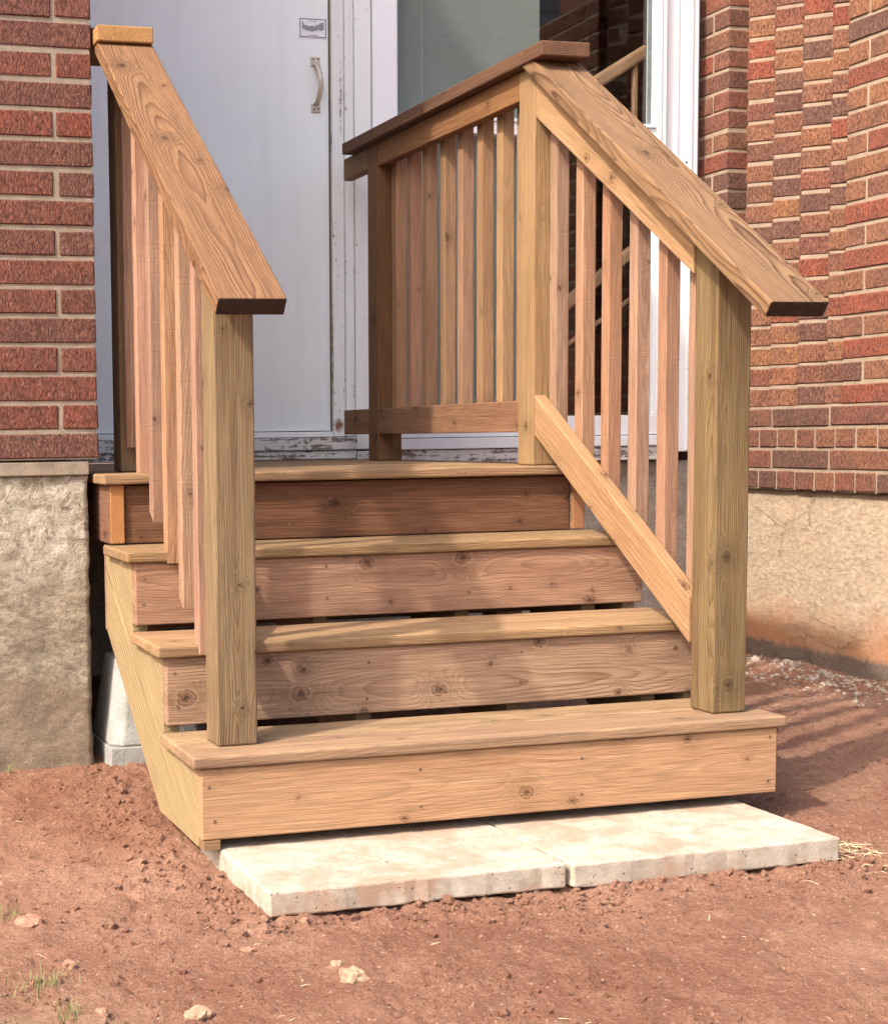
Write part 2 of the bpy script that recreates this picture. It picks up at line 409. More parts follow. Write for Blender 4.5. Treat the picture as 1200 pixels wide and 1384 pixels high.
M['door'] = mat_paint('door_paint', (0.80, 0.845, 0.845), (0.60, 0.60, 0.60), amount=0.655, streak=(60, 60, 25), vary=0.06)
M['jamb'] = mat_paint('peeling_white_paint', (0.74, 0.765, 0.75), (0.55, 0.54, 0.49), amount=0.570, streak=(42, 42, 3.0), rust=((1.235, 2.385, 0.69), (34, 20, 26)))
M['casing'] = mat_paint('casing_paint', (0.77, 0.80, 0.795), (0.62, 0.62, 0.59), amount=0.61, streak=(50, 50, 4.0))
M['vinyl'] = mat_paint('white_vinyl', (0.80, 0.82, 0.85), (0.70, 0.71, 0.72), amount=0.72, streak=(30, 30, 8))
M['oldsill'] = mat_paint('cracked_sill_paint', (0.66, 0.655, 0.645), (0.42, 0.39, 0.35), under=(0.20, 0.17, 0.145), amount=0.515, streak=(6, 40, 60))
M['bead'] = mat_simple('dark_grey_bead', (0.10, 0.11, 0.115), (0.15, 0.16, 0.165), 40)
M['gasket'] = mat_simple('dark_gasket', (0.10, 0.075, 0.05), (0.17, 0.12, 0.075), 40)

def mat_plain(name, c, rough=0.6):
    t = NT(name)
    n = t.noise(t.co(), 60.0, 3)
    return t.done(t.mix(t.mr(n, 0.3, 0.7), c, [q * 0.9 for q in c]), rough)
M['paper'] = mat_plain('sticker_paper', (0.78, 0.80, 0.83), 0.5)
M['ink'] = mat_plain('sticker_ink', (0.12, 0.13, 0.15), 0.5)
M['inkgrey'] = mat_plain('sticker_grey_ink', (0.27, 0.29, 0.33), 0.5)
M['blind'] = mat_plain('reflection_blind_grey', (0.44, 0.47, 0.45), 0.7)  # grey-green of the pane's reflection, given to the added blind
M['dirt_dot'] = mat_plain('rust_dot', (0.10, 0.05, 0.02), 0.8)

def mat_glass():
    t = NT('window_glass')
    t.t.nodes.remove(t.b)
    tr = t.n('ShaderNodeBsdfTransparent')
    tr.inputs[0].default_value = (0.94, 0.965, 0.95, 1)
    gl = t.n('ShaderNodeBsdfGlossy')
    gl.inputs['Roughness'].default_value = 0.012
    gl.inputs['Color'].default_value = (0.95, 1, 1, 1)
    wv = t.noise(t.co(), 3.0, 1)
    bp = t.n('ShaderNodeBump')
    bp.inputs['Strength'].default_value = 0.03
    bp.inputs['Distance'].default_value = 0.004
    t.set(bp.inputs['Height'], wv)
    t.t.links.new(bp.outputs[0], gl.inputs['Normal'])
    lw_ = t.n('ShaderNodeLayerWeight')
    lw_.inputs['Blend'].default_value = 0.5
    fac = t.math('MULTIPLY_ADD', t.math('POWER', lw_.outputs['Facing'], 5.0), 0.85, 0.045)
    mx = t.n('ShaderNodeMixShader')
    t.t.links.new(fac, mx.inputs[0])
    t.t.links.new(tr.outputs[0], mx.inputs[1])
    t.t.links.new(gl.outputs[0], mx.inputs[2])
    t.t.links.new(mx.outputs[0], t.out.inputs[0])
    return t.m
M['glass'] = mat_glass()

def mat_soil():
    t = NT('red_soil')
    co = t.co()
    big = t.noise(co, 1.6, 5, 0.6)
    mid = t.noise(co, 14.0, 6, 0.68)
    fine = t.noise(co, 120.0, 5, 0.72)
    col = t.mix(t.mr(big, 0.35, 0.66), (0.275, 0.126, 0.080), (0.41, 0.224, 0.150))
    col = t.mix(t.mr(mid, 0.50, 0.74, 0.0, 0.7), col, (0.48, 0.275, 0.178))
    col = t.mix(t.mr(mid, 0.28, 0.44, 0.6, 0.0), col, (0.225, 0.102, 0.066))
    sp = t.voro(co, 150.0)
    spc = t.sep(sp.outputs['Color'])
    pb = t.math('MULTIPLY', t.math('GREATER_THAN', spc[0], 0.93), t.mr(sp.outputs['Distance'], 0.25, 0.4, 1.0, 0.0))
    col = t.mix(t.math('MULTIPLY', pb, 0.8), col, (0.58, 0.42, 0.30))
    col = t.mix(t.mr(fine, 0.30, 0.49, 0.70, 0.0), col, (0.165, 0.075, 0.050))
    col = t.mix(t.mr(fine, 0.55, 0.72, 0.0, 0.6), col, (0.54, 0.35, 0.25))
    # sandy, weedy corner of bare soil away from the steps
    x, y, z = t.sep(co)[0:3]
    d = t.math('ADD', t.math('ADD', t.math('MULTIPLY', x, -1.0), t.math('MULTIPLY', y, -0.45)), t.math('MULTIPLY', big, 0.35))
    sand = t.math('MULTIPLY', t.mr(d, 0.72, 0.98), t.mr(mid, 0.35, 0.6))
    col = t.mix(t.math('MULTIPLY', sand, 0.6), col, (0.40, 0.285, 0.175))
    grain = t.noise(co, 330.0, 3, 0.7)
    h = t.math('ADD', t.math('ADD', t.math('MULTIPLY', mid, 0.8), t.math('MULTIPLY', fine, 0.75)), t.math('MULTIPLY', grain, 0.3))
    return t.done(col, 0.95, t.bump(h, 1.0, 0.022), 0.12)
M['soil'] = mat_soil()
def mat_clod(name, a, b):
    t = NT(name)
    co = t.co()
    g = t.noise(co, 90.0, 4, 0.7)
    cel = t.noise(co, 24.0, 3)
    col = t.mix(t.mr(cel, 0.35, 0.65), a, b)
    col = t.mix(t.mr(g, 0.3, 0.5, 0.5, 0.0), col, [q * 0.5 for q in a])
    return t.done(col, 0.95, t.bump(g, 0.8, 0.004), 0.12)
M['clod'] = mat_clod('soil_clod', (0.270, 0.122, 0.074), (0.400, 0.205, 0.130))
M['gravel'] = mat_clod('grey_gravel', (0.26, 0.20, 0.155), (0.41, 0.335, 0.27))
M['straw'] = mat_plain('dry_straw', (0.62, 0.46, 0.27), 0.8)
M['grass'] = mat_plain('grass_blade', (0.20, 0.20, 0.075), 0.8)

# ------------------------------------------------------------------ object helpers
def empty(name, loc=(0, 0, 0), label=None, cat=None, group=None):
    o = bpy.data.objects.new(name, None)
    COL.objects.link(o)
    o.location = loc
    o.empty_display_size = 0.1
    if label: o['label'] = label
    if cat: o['category'] = cat
    if group: o['group'] = group
    return o

def link(name, me, mat=None, parent=None, matrix=None):
    o = bpy.data.objects.new(name, me)
    COL.objects.link(o)
    if mat is not None and not me.materials:
        me.materials.append(mat)
    if matrix is None:
        matrix = Matrix.Identity(4)
    o.matrix_basis = matrix
    if parent is not None:
        o.parent = parent
        pm = Matrix.Identity(4)
        q = parent
        chain = []
        while q is not None:
            chain.append(q)
            q = q.parent
        for q in reversed(chain):
            pm = pm @ q.matrix_parent_inverse @ q.matrix_basis
        o.matrix_parent_inverse = pm.inverted()
    return o

def bm_mesh(bm, name, smooth=False):
    bmesh.ops.recalc_face_normals(bm, faces=bm.faces)
    me = bpy.data.meshes.new(name)
    bm.to_mesh(me)
    bm.free()
    if smooth:
        for p in me.polygons: p.use_smooth = True
    return me

def prism_bm(poly, y0, y1):
    """poly in local (x,z), extruded along local y"""
    bm = bmesh.new()
    a = [bm.verts.new((x, y0, z)) for x, z in poly]
    b = [bm.verts.new((x, y1, z)) for x, z in poly]
    n = len(poly)
    bm.faces.new(a)
    bm.faces.new(b[::-1])
    for i in range(n):
        bm.faces.new((a[i], b[i], b[(i + 1) % n], a[(i + 1) % n]))
    bmesh.ops.recalc_face_normals(bm, faces=bm.faces)
    return bm

def bevel(bm, r, seg=2):
    if r > 0:
        bmesh.ops.bevel(bm, geom=list(bm.edges), offset=r, segments=seg, profile=0.5, affect='EDGES', clamp_overlap=True)

def basis(ex, ey, ez, org):
    mm = Matrix((ex, ey, ez)).transposed().to_4x4()
    mm.translation = Vector(org)
    return mm

def wear(bm, amp, seed):
    for v in bm.verts:
        p = v.co * 23.0 + Vector((seed * 1.7, seed * 0.3, seed))
        v.co += Vector((noise.noise(p), noise.noise(p + Vector((9, 0, 0))), noise.noise(p + Vector((0, 9, 0))))) * amp

SEED = [0]
def board(name, parent, x0, x1, y0, y1, z0, z1, mat, axis='X', bev=0.003, seg=2, wobble=0.0006):
    """axis-aligned board, grain along the given world axis; local x is the grain"""
    L = {'X': (x1 - x0, y1 - y0, z1 - z0), 'Y': (y1 - y0, x1 - x0, z1 - z0), 'Z': (z1 - z0, y1 - y0, x1 - x0)}[axis]
    bm = prism_bm([(-L[0] / 2, -L[2] / 2), (L[0] / 2, -L[2] / 2), (L[0] / 2, L[2] / 2), (-L[0] / 2, L[2] / 2)], -L[1] / 2, L[1] / 2)
    bevel(bm, bev, seg)
    if wobble and max(L) > 0.3:
        n = int(max(L) / 0.12)
        lo = [e for e in bm.edges if abs(e.verts[0].co.x - e.verts[1].co.x) > max(L) * 0.6]
        bmesh.ops.subdivide_edges(bm, edges=lo, cuts=n, use_grid_fill=True)
        SEED[0] += 1
        wear(bm, wobble, SEED[0])
    c = ((x0 + x1) / 2, (y0 + y1) / 2, (z0 + z1) / 2)
    X, Y, Z = Vector((1, 0, 0)), Vector((0, 1, 0)), Vector((0, 0, 1))
    mm = {'X': basis(X, Y, Z, c), 'Y': basis(Y, -X, Z, c), 'Z': basis(Z, Y, -X, c)}[axis]
    return link(name, bm_mesh(bm, name), M[mat] if isinstance(mat, str) else mat, parent, mm)

def slope_board(name, parent, pts, xa, xb, thick, mat, ang, bev=0.003, side=1):
    """profile pts in (Y,Z); board thickness along +X from inner plane running xa (at first low Y) to xb"""
    ys = [p[0] for p in pts]
    yl, yh = min(ys), max(ys)
    yc = (yl + yh) / 2
    zc = sum(p[1] for p in pts) / len(pts)
    sk = (xb - xa) / (yh - yl) if yh > yl else 0
    hy = Vector((sk, 1, 0)).normalized()
    ca, sa = math.cos(ang), math.sin(ang)
    ex = Vector((hy.x * ca, hy.y * ca, sa))
    ey = Vector((-hy.y, hy.x, 0))          # points to -X
    ez = ex.cross(ey)
    org = Vector(((xa + xb) / 2, yc, zc))
    loc = []
    for (y, z) in pts:
        s = (y - yc) / hy.y
        d = Vector((hy.x * s, hy.y * s, z - zc))
        loc.append((d.dot(ex), d.dot(ez)))
    bm = prism_bm(loc, -thick, 0)          # local -y is +X
    bevel(bm, bev, 2)
    return link(name, bm_mesh(bm, name), M[mat], parent, basis(ex, ey, ez, org))

def boxes_obj(name, boxes, mat, parent=None, bev=0.0, kind=None):
    bm = bmesh.new()
    for (x0, x1, y0, y1, z0, z1) in boxes:
        b = bmesh.ops.create_cube(bm, size=1.0)
        for v in b['verts']:
            v.co = Vector(((x0 + x1) / 2 + v.co.x * (x1 - x0), (y0 + y1) / 2 + v.co.y * (y1 - y0), (z0 + z1) / 2 + v.co.z * (z1 - z0)))
    if bev: bevel(bm, bev, 2)
    o = link(name, bm_mesh(bm, name), mat, parent)
    if kind: o['kind'] = kind
    return o

# ================================================================== GROUND
def ground_base(x, y):
    t = min(max((y + 0.25) / 1.2, 0.0), 1.0)
    t = t * t * (3 - 2 * t)
    z = -0.254 + 0.046 * t
    if y < -0.3: z -= 0.02 * min(1.0, (-0.3 - y) / 1.5)
    return z

def in_slab(x, y):
    return 0.03 < x < 1.43 and -0.24 < y < 0.45
def ground_z(x, y):
    z = ground_base(x, y)
    near = -3 < x < 5 and -3.2 < y < 3.5
    if near:
        a = noise.fractal(Vector((x * 2.6, y * 2.6, 3.1)), 1.0, 2.0, 3) * 0.012
        b = noise.fractal(Vector((x * 17.0, y * 17.0, 7.7)), 0.75, 2.1, 5)
        c = noise.fractal(Vector((x * 58.0, y * 58.0, 1.2)), 0.6, 2.0, 3)
        d = noise.fractal(Vector((x * 8.0, y * 8.0, 2.2)), 1.0, 2.0, 2)
        rough = 0.45 + 0.55 * max(0.0, min(1.0, 0.5 + d))
        # lumps turned up beside the slabs and steps
        dx = max(0.05 - x, 0, x - 1.32); dy = max(-0.31 - y, 0, y - 1.0)
        dist = math.hypot(dx, dy)
        lump = math.exp(-(dist / 0.10) ** 2) * 0.012
        if 0.085 < x < 1.29 and -0.27 < y < 0.4:
            return z - 0.012
        z += a + (b * 0.0095 + c * 0.0062) * (rough + lump * 45) + lump * (0.15 + 0.8 * d)
    else:
        z += noise.fractal(Vector((x * 0.2, y * 0.2, 0)), 1.0, 2.0, 3) * 0.05
    return z

def axis_pts(lo, hi, step, far):
    a = list(np.arange(lo, hi, step))
    s = step; x = hi; out = []
    while x < far:
        out.append(x); s *= 1.35; x += s
    s = step; x = lo - step; out2 = []
    while x > -far:
        out2.append(x); s *= 1.35; x -= s
    return out2[::-1] + a + out
gx = axis_pts(-0.7, 2.85, 0.0068, 80)
gy = axis_pts(-1.25, 2.2, 0.0072, 80)
verts = [(x, y, ground_z(x, y)) for y in gy for x in gx]
nx = len(gx); ny = len(gy)
idx = np.arange(nx * ny).reshape(ny, nx)
faces = np.stack([idx[:-1, :-1], idx[:-1, 1:], idx[1:, 1:], idx[1:, :-1]], -1).reshape(-1, 4).tolist()
gm = bpy.data.meshes.new('ground')
gm.from_pydata(verts, [], faces)
gm.polygons.foreach_set('use_smooth', [True] * len(gm.polygons))
g = link('ground', gm, M['soil'])
g['kind'] = 'structure'
g['label'] = 'bare red-brown soil around the new steps'

# ================================================================== HOUSE
house = empty('house', (1.4, 2.4, -0.25), 'red brick house wall with white door and window behind the wooden steps', 'house')

def brick_mesh(L, D, H, seed):
    bm = bmesh.new()
    bmesh.ops.create_cube(bm, size=1.0)
    for v in bm.verts:
        v.co = Vector((v.co.x * L, v.co.y * D, v.co.z * H))
    r = random.Random(seed)
    bevel(bm, 0.0035, 1)
    for v in bm.verts:
        v.co += Vector((r.uniform(-1, 1), r.uniform(-1, 1), r.uniform(-1, 1))) * 0.0011
    return bm_mesh(bm, 'brick')
_bk = {}
def brick(parent, c, ax, L, H, D, mat, kind_r):
    """brick centred on c, long side L along unit vector ax (horizontal)"""
    key = (round(L, 3), round(H, 3), round(D, 3), kind_r.randint(0, 3), mat)
    if key not in _bk:
        _bk[key] = brick_mesh(L, D, H, len(_bk))
    ex = Vector(ax).normalized()
    ez = Vector((0, 0, 1))
    ey = ez.cross(ex)
    j = Vector((kind_r.uniform(-1, 1), kind_r.uniform(-1, 1), kind_r.uniform(-1, 1))) * 0.0014
    mm = basis(ex, ey, ez, Vector(c) + j) @ Matrix.Rotation(kind_r.uniform(-0.006, 0.006), 4, 'Y')
    return link('brick', _bk[key], M[mat], parent, mm)

def join_stuff(name, objs, parent, mat):
    bm = bmesh.new()
    for o in objs:
        me = o.data
        k = len(bm.verts)
        bm.from_mesh(me)
        bm.verts.ensure_lookup_table()
        wm = o.matrix_parent_inverse @ o.matrix_basis
        full = o.parent
        base = Matrix.Identity(4)
        while full is not None:
            base = full.matrix_parent_inverse @ full.matrix_basis @ base
            full = full.parent
        wm = base @ wm
        for v in bm.verts[k:]:
            v.co = wm @ v.co
    for o in objs:
        bpy.data.objects.remove(o, do_unlink=True)
    o = link(name, bm_mesh(bm, name), mat, parent)
    o['kind'] = 'stuff'
    return o

# ---- wall beside the door (front face Y = LY, right edge X about 0.01)
LY = 0.93
LE = 0.013
CL = 0.0743
ZB = 0.602
NL = 22
lw = link('brick_wall', bm_mesh(prism_bm([(-2.2, ZB), (LE - 0.004, ZB), (LE - 0.004, ZB + NL * CL), (-2.2, ZB + NL * CL)], LY + 0.0035, 2.44), 'brick_wall'), M['mortar_l'], house)
boxes_obj('upper_wall', [(-2.2, LE, LY, 2.44, ZB + NL * CL, 4.2)], M['upper'], house)
rb = random.Random(3)
rest = []
for i in range(NL):
    z = ZB + i * CL + CL / 2 - 0.003
    H = CL - 0.0120
    x = LE
    first = True
    while x > -2.1:
        if first and i % 2 == 1:
            L = 0.092
        else:
            L = 0.305
        b = brick(lw, (x - L / 2, LY + 0.045, z), (1, 0, 0), L, H, 0.09, 'brick_l', rb)
        if x < -0.62: rest.append(b)
        x -= L + 0.0105
        first = False
    # return side of the same wall, towards the door
    y = LY + (0.105 if i % 2 == 0 else 0.32)
    while y < 2.36:
        L = min(0.305, 2.385 - y)
        if L > 0.03:
            rest.append(brick(lw, (LE - 0.045, y + L / 2, z), (0, 1, 0), L, H, 0.09, 'brick_l', rb))
        y += L + 0.0105
join_stuff('brick_courses', rest, lw, M['brick_l'])

# foundation below it
def rough_block(name, x0, x1, y0, y1, z0, z1, mat, parent, amp=0.006, step=0.02, face='-Y', bigpits=False):
    bm = bmesh.new()
    bmesh.ops.create_cube(bm, size=1.0)
    for v in bm.verts:
        v.co = Vector(((x0 + x1) / 2 + v.co.x * (x1 - x0), (y0 + y1) / 2 + v.co.y * (y1 - y0), (z0 + z1) / 2 + v.co.z * (z1 - z0)))
    if face == '-Y':
        f = [q for q in bm.faces if q.normal.y < -0.9][0]
    else:
        f = [q for q in bm.faces if q.normal.x < -0.9][0]
    nu = int(max(x1 - x0 if face == '-Y' else y1 - y0, z1 - z0) / step)
    bmesh.ops.subdivide_edges(bm, edges=list(f.edges), cuts=nu, use_grid_fill=True)
    for v in bm.verts:
        on = abs(v.co.y - y0) < 1e-5 if face == '-Y' else abs(v.co.x - x0) < 1e-5
        if on:
            p = v.co
            d = noise.fractal(p * 14.0, 0.8, 2.0, 5) * amp
            if bigpits:
                q = noise.fractal(p * 30.0 + Vector((5, 5, 5)), 0.9, 2.0, 3)
                tz = max(0.0, min(1.0, (p.z - 0.22) / 0.15))
                d += max(0.0, q) * 0.006 * tz
            n_ = Vector((0, 1, 0)) if face == '-Y' else Vector((1, 0, 0))
            v.co += n_ * d
            if face == '-Y' and abs(p.x - x1) < 1e-4:
                v.co.x += noise.fractal(p * 18.0, 0.8, 2.0, 4) * 0.004
    return link(name, bm_mesh(bm, name, True), mat, parent)

rough_block('foundation', -2.2, -0.016, LY + 0.012, 2.44, -0.55, 0.560, M['conc_l'], house, 0.0035, 0.014, '-Y', True)
boxes_obj('sill_strip', [(-2.2, -0.012, LY + 0.004, 2.43, 0.561, 0.597)], M['strip'], house, 0.003)

# ---- side wall on the right (faces -X), wall face X = RX
RX = 2.80
CR = 0.0768
ZR = 0.430
ZS = ZR + 4 * CR
NR = 24
YE = 1.06
YC = 1.593
teeth = [2.150 - 0.159 * k for k in range(4)]
poly = [(3.6, 2.47), (RX + 0.004, 2.47), (RX + 0.004, 2.274), (2.905, 2.274), (2.905, 2.25)]
for ty in teeth:
    poly += [(RX + 0.006, ty), (RX + 0.0815, ty - 0.0755)]
poly += [(RX + 0.004, YC - 0.004), (RX + 0.004, YE + 0.008), (3.6, YE + 0.008)]
def vprism(poly, z0, z1):
    bm = bmesh.new()
    a = [bm.verts.new((x, y, z0)) for x, y in poly]
    b = [bm.verts.new((x, y, z1)) for x, y in poly]
    n = len(poly)
    bm.faces.new(a); bm.faces.new(b[::-1])
    for i in range(n):
        bm.faces.new((a[i], b[i], b[(i + 1) % n], a[(i + 1) % n]))
    return bm
rw = link('brick_wall', bm_mesh(vprism(poly, ZS, ZS + NR * CR), 'brick_wall'), M['mortar_r'], house)
boxes_obj('mortar_bed', [(RX + 0.003, 3.6, YE + 0.008, 2.475, ZR, ZS - 0.0005)], M['mortar_r'], rw)
boxes_obj('upper_wall', [(RX + 0.1, 3.6, YE + 0.01, 2.47, ZS + NR * CR, 3.0)], M['upper'], house)
rb = random.Random(12)
rest = []
d45 = Vector((0.7071, -0.7071, 0)); e45 = Vector((0.7071, 0.7071, 0))
def pick(ws):
    return rb.choices(['brick_r', 'brick_red', 'brick_tan', 'brick_dark'], ws)[0]
for i in range(NR):
    z = ZS + i * CR + CR / 2 - 0.004
    H = CR - 0.0120
    vis = z < 2.34
    def put(c, ax, L, D, mat):
        b = brick(rw, c, ax, L, H, D, mat, rb)
        if not vis: rest.append(b)
    # pilaster next to the window
    if i % 2 == 0:
        put((RX + 0.05, 2.365, z), (0, 1, 0), 0.190, 0.10, pick((5, 3, 0, 2)))
    else:
        put((RX + 0.05, 2.318, z), (0, 1, 0), 0.096, 0.10, pick((5, 1, 1, 3)))
        put((RX + 0.05, 2.419, z), (0, 1, 0), 0.084, 0.10, pick((5, 1, 1, 2)))
    # sawtooth bricks
    for k, ty in enumerate(teeth):
        Lf = 0.104 if (i + k) % 2 == 0 else 0.1115
        p = Vector((RX, ty, z)) + d45 * (Lf / 2) + e45 * 0.055
        put(p, d45, Lf, 0.11, pick((6, 2, 4, 2)))
    # flat wall
    y = YC
    j = 0
    while y > YE + 0.03:
        if i % 2 == 0:
            L = 0.305
            mt = pick((2, 5, 1, 1))
        else:
            L = 0.098 if j == 0 else 0.150
            mt = pick((2, 1, 6, 0))
        L = min(L, y - YE)
        put((RX + 0.045, y - L / 2, z), (0, 1, 0), L, 0.09, mt)
        y -= L + 0.0105
        j += 1
for i in range(-4, NR):
    z = ZS + i * CR + CR / 2 - 0.004
    x = RX + (0.10 if i % 2 == 0 else 0.0) + 0.0955
    while x < 3.5:
        rest.append(brick(rw, (x + 0.1525, YE + 0.045 + 0.004, z), (1, 0, 0), 0.305, CR - 0.012, 0.09, 'brick_r', rb))
        x += 0.3155
for i in range(4):
    z = ZR + i * CR + CR / 2 - 0.003
    H = CR - 0.0115
    y = 2.466
    if i % 2 == 1:
        y = 2.292 + 0.174
    while y > YE + 0.02:
        L = 0.0955 if i % 2 == 0 else 0.309
        first = y > 2.46
        if first and i % 2 == 1: L = 0.170
        L = min(L, y - YE)
        mt = rb.choice(['brick_tan', 'brick_r', 'brick_tan']) if i % 2 == 0 else rb.choice(['brick_dark', 'brick_dark', 'brick_r'])
        if i == 0: mt = rb.choice(['brick_r', 'brick_dark', 'brick_r'])
        if L > 0.02:
            brick(rw, (RX + 0.045 - 0.002, y - L / 2, z), (0, 1, 0), L, H, 0.09, mt, rb)
        y -= L + 0.0110
join_stuff('brick_courses', rest, rw, M['brick_r'])
rough_block('foundation', RX + 0.022, 3.6, YE + 0.02, 2.47, -0.55, ZR - 0.001, M['conc_r'], house, 0.0030, 0.013, '-X')
rough_block('foundation', -0.014, RX + 0.018, 2.425, 2.50, -0.55, 0.534, M['conc_b'], house, 0.006, 0.03, '-Y')

# ---- door
dr = link('door', bm_mesh(prism_bm([(0.16, 0.672), (1.2105, 0.672), (1.2105, 2.78), (0.16, 2.78)], 2.400, 2.445), 'door'), M['door'], house)
boxes_obj('threshold', [(0.02, 1.2135, 2.378, 2.45, 0.648, 0.668)], M['casing'], house, 0.003)
boxes_obj('door_sill', [(0.02, 1.300, 2.352, 2.45, 0.600, 0.646)], M['oldsill'], house, 0.004)
boxes_obj('door_sill', [(0.02, 1.300, 2.362, 2.45, 0.566, 0.597)], M['oldsill'], house, 0.004)
boxes_obj('door_jamb', [(1.2165, 1.262, 2.378, 2.46, 0.648, 2.78), ], M['jamb'], house, 0.003)
boxes_obj('door_stop', [(1.263, 1.298, 2.370, 2.46, 0.648, 2.78)], M['jamb'], house, 0.004)
boxes_obj('gasket', [(1.2110, 1.2162, 2.396, 2.44, 0.66, 2.78)], M['gasket'], house)
boxes_obj('casing', [(1.299, 1.364, 2.362, 2.46, 1.700, 2.78)], M['casing'], house, 0.005)
boxes_obj('casing', [(1.299, 1.364, 2.362, 2.46, 0.600, 1.6975)], M['casing'], house, 0.005)
# pull handle
hx, hy = 1.160, 2.400
bm = bmesh.new()
N = 14
prev = None
prof = []
for k in range(N + 1):
    a = k / N
    zz = 1.856 + a * 0.150
    out = 0.040 * math.sin(math.pi * a) ** 0.6 + 0.004
    ww = 0.011 - 0.0022 * math.sin(math.pi * a)
    prof.append((zz, out, ww))
for (zz, out, ww) in prof:
    ring = []
    for q in range(8):
        an = 2 * math.pi * q / 8
        ring.append(bm.verts.new((hx + 0.006 * math.sin(math.pi * (zz - 1.856) / 0.15) + ww * math.cos(an), hy - out + 0.0048 * math.sin(an), zz)))
    if prev:
        for q in range(8):
            bm.faces.new((prev[q], prev[(q + 1) % 8], ring[(q + 1) % 8], ring[q]))
    prev = ring
h = link('door_handle', bm_mesh(bm, 'door_handle', True), M['handle'], dr)
boxes_obj('handle_plate', [(hx - 0.018, hx + 0.018, hy - 0.006, hy - 0.0005, 1.998, 2.032)], M['handle'], dr, 0.003)
boxes_obj('handle_plate', [(hx - 0.018, hx + 0.018, hy - 0.006, hy - 0.0005, 1.832, 1.864)], M['handle'], dr, 0.003)
for (sx_, sz_) in ((-0.008, 2.022), (0.009, 2.024), (-0.007, 1.842), (0.009, 1.846)):
    boxes_obj('screw', [(hx + sx_ - 0.0028, hx + sx_ + 0.0028, hy - 0.0075, hy - 0.0055, sz_ - 0.0028, sz_ + 0.0028)], M['screw'], dr)
# sticker with thin frame, tiny captions and a grey picture
sx0, sx1, sz0, sz1 = 1.098, 1.206, 2.098, 2.170
boxes_obj('sticker', [(sx0, sx1, 2.3985, 2.3995, sz0, sz1)], M['paper'], dr)
fr_ = 0.0028; mm_ = 0.003
a0, a1, b0, b1 = sx0 + mm_, sx1 - mm_, sz0 + mm_, sz1 - mm_
boxes_obj('sticker_frame', [(a0, a1, 2.3978, 2.3984, b0, b0 + fr_), (a0, a1, 2.3978, 2.3984, b1 - fr_, b1), (a0, a0 + fr_, 2.3978, 2.3984, b0 + fr_ + 1e-4, b1 - fr_ - 1e-4), (a1 - fr_, a1, 2.3978, 2.3984, b0 + fr_ + 1e-4, b1 - fr_ - 1e-4)], M['ink'], dr)
rr = random.Random(5)
bm = bmesh.new()
top = []; bot = []
for k in range(25):
    a = k / 24
    x_ = a0 + 0.009 + a * (a1 - a0 - 0.018)
    up = 0.010 + (0.011 if k < 2 else 0) + max(0, a - 0.68) * 0.05 + rr.uniform(-0.002, 0.0025) - 0.004 * (1 if 3 < k < 15 else 0)
    dn = -0.009 - 0.008 * math.sin(math.pi * min(1, a * 1.05)) + rr.uniform(-0.003, 0.003)
    zc = (b0 + b1) / 2 + 0.002
    top.append(bm.verts.new((x_, 2.3976, zc + up * 0.9)))
    bot.append(bm.verts.new((x_, 2.3976, zc + dn * 0.75)))
for k in range(24):
    bm.faces.new((bot[k], bot[k + 1], top[k + 1], top[k]))
link('sticker_picture', bm_mesh(bm, 'sticker_picture'), M['inkgrey'], dr)
mk = []
for k in range(7):
    mk.append((a0 + 0.036 + k * 0.0042, a0 + 0.0385 + k * 0.0042, 2.3978, 2.3983, b1 - 0.0105, b1 - 0.0082))
    mk.append((a0 + 0.034 + k * 0.0050, a0 + 0.0375 + k * 0.0050, 2.3978, 2.3983, b0 + 0.0062, b0 + 0.0092))
boxes_obj('sticker_caption', mk, M['ink'], dr)

# ---- window
win = boxes_obj('window', [(2.598, 2.753, 2.395, 2.475, 0.569, 2.78)], M['vinyl'], house, 0.004)
boxes_obj('frame_return', [(2.7535, 2.7985, 2.462, 2.475, 0.569, 2.78)], M['vinyl'], win)
boxes_obj('frame', [(1.367, 1.462, 2.352, 2.455, 0.600, 2.78)], M['vinyl'], win, 0.004)
for bb in ((1.4625, 1.482, 2.392, 2.44, 0.7165, 2.78), (2.548, 2.5975, 2.372, 2.44, 0.7165, 2.78), (1.4625, 2.5975, 2.366, 2.44, 0.640, 0.716)):
    boxes_obj('sash', [bb], M['vinyl'], win, 0.003)
for bb in ((2.566, 2.572, 2.3665, 2.3715, 0.72, 2.78), (2.655, 2.661, 2.390, 2.3945, 0.575, 2.78), (2.715, 2.722, 2.388, 2.3945, 0.575, 2.78)):
    boxes_obj('sash_edge', [bb], M['casing'], win)
boxes_obj('window_sill', [(1.4625, 2.5975, 2.350, 2.455, 0.596, 0.637)], M['vinyl'], win, 0.003)
boxes_obj('old_sill', [(1.302, 2.66, 2.362, 2.455, 0.540, 0.5935)], M['oldsill'], win, 0.004)
boxes_obj('meeting_rail', [(1.4822, 2.5478, 2.372, 2.43, 1.776, 1.838)], M['vinyl'], win, 0.003)
boxes_obj('meeting_rail_lip', [(1.4824, 2.5476, 2.364, 2.3715, 1.824, 1.837)], M['casing'], win, 0.002)
boxes_obj('pane', [(1.4821, 2.5478, 2.412, 2.416, 0.7162, 1.7755)], M['glass'], win)
boxes_obj('pane', [(1.4821, 2.5478, 2.412, 2.416, 1.8385, 2.78)], M['glass'], win)
for bb in ((1.4822, 1.490, 2.404, 2.4115, 0.7165, 1.7755), (2.536, 2.5478, 2.400, 2.4115, 0.7165, 1.7755), (1.4822, 1.490, 2.404, 2.4115, 1.8385, 2.78), (2.536, 2.5478, 2.400, 2.4115, 1.8385, 2.78)):
    boxes_obj('glazing_bead', [bb], M['bead'], win)
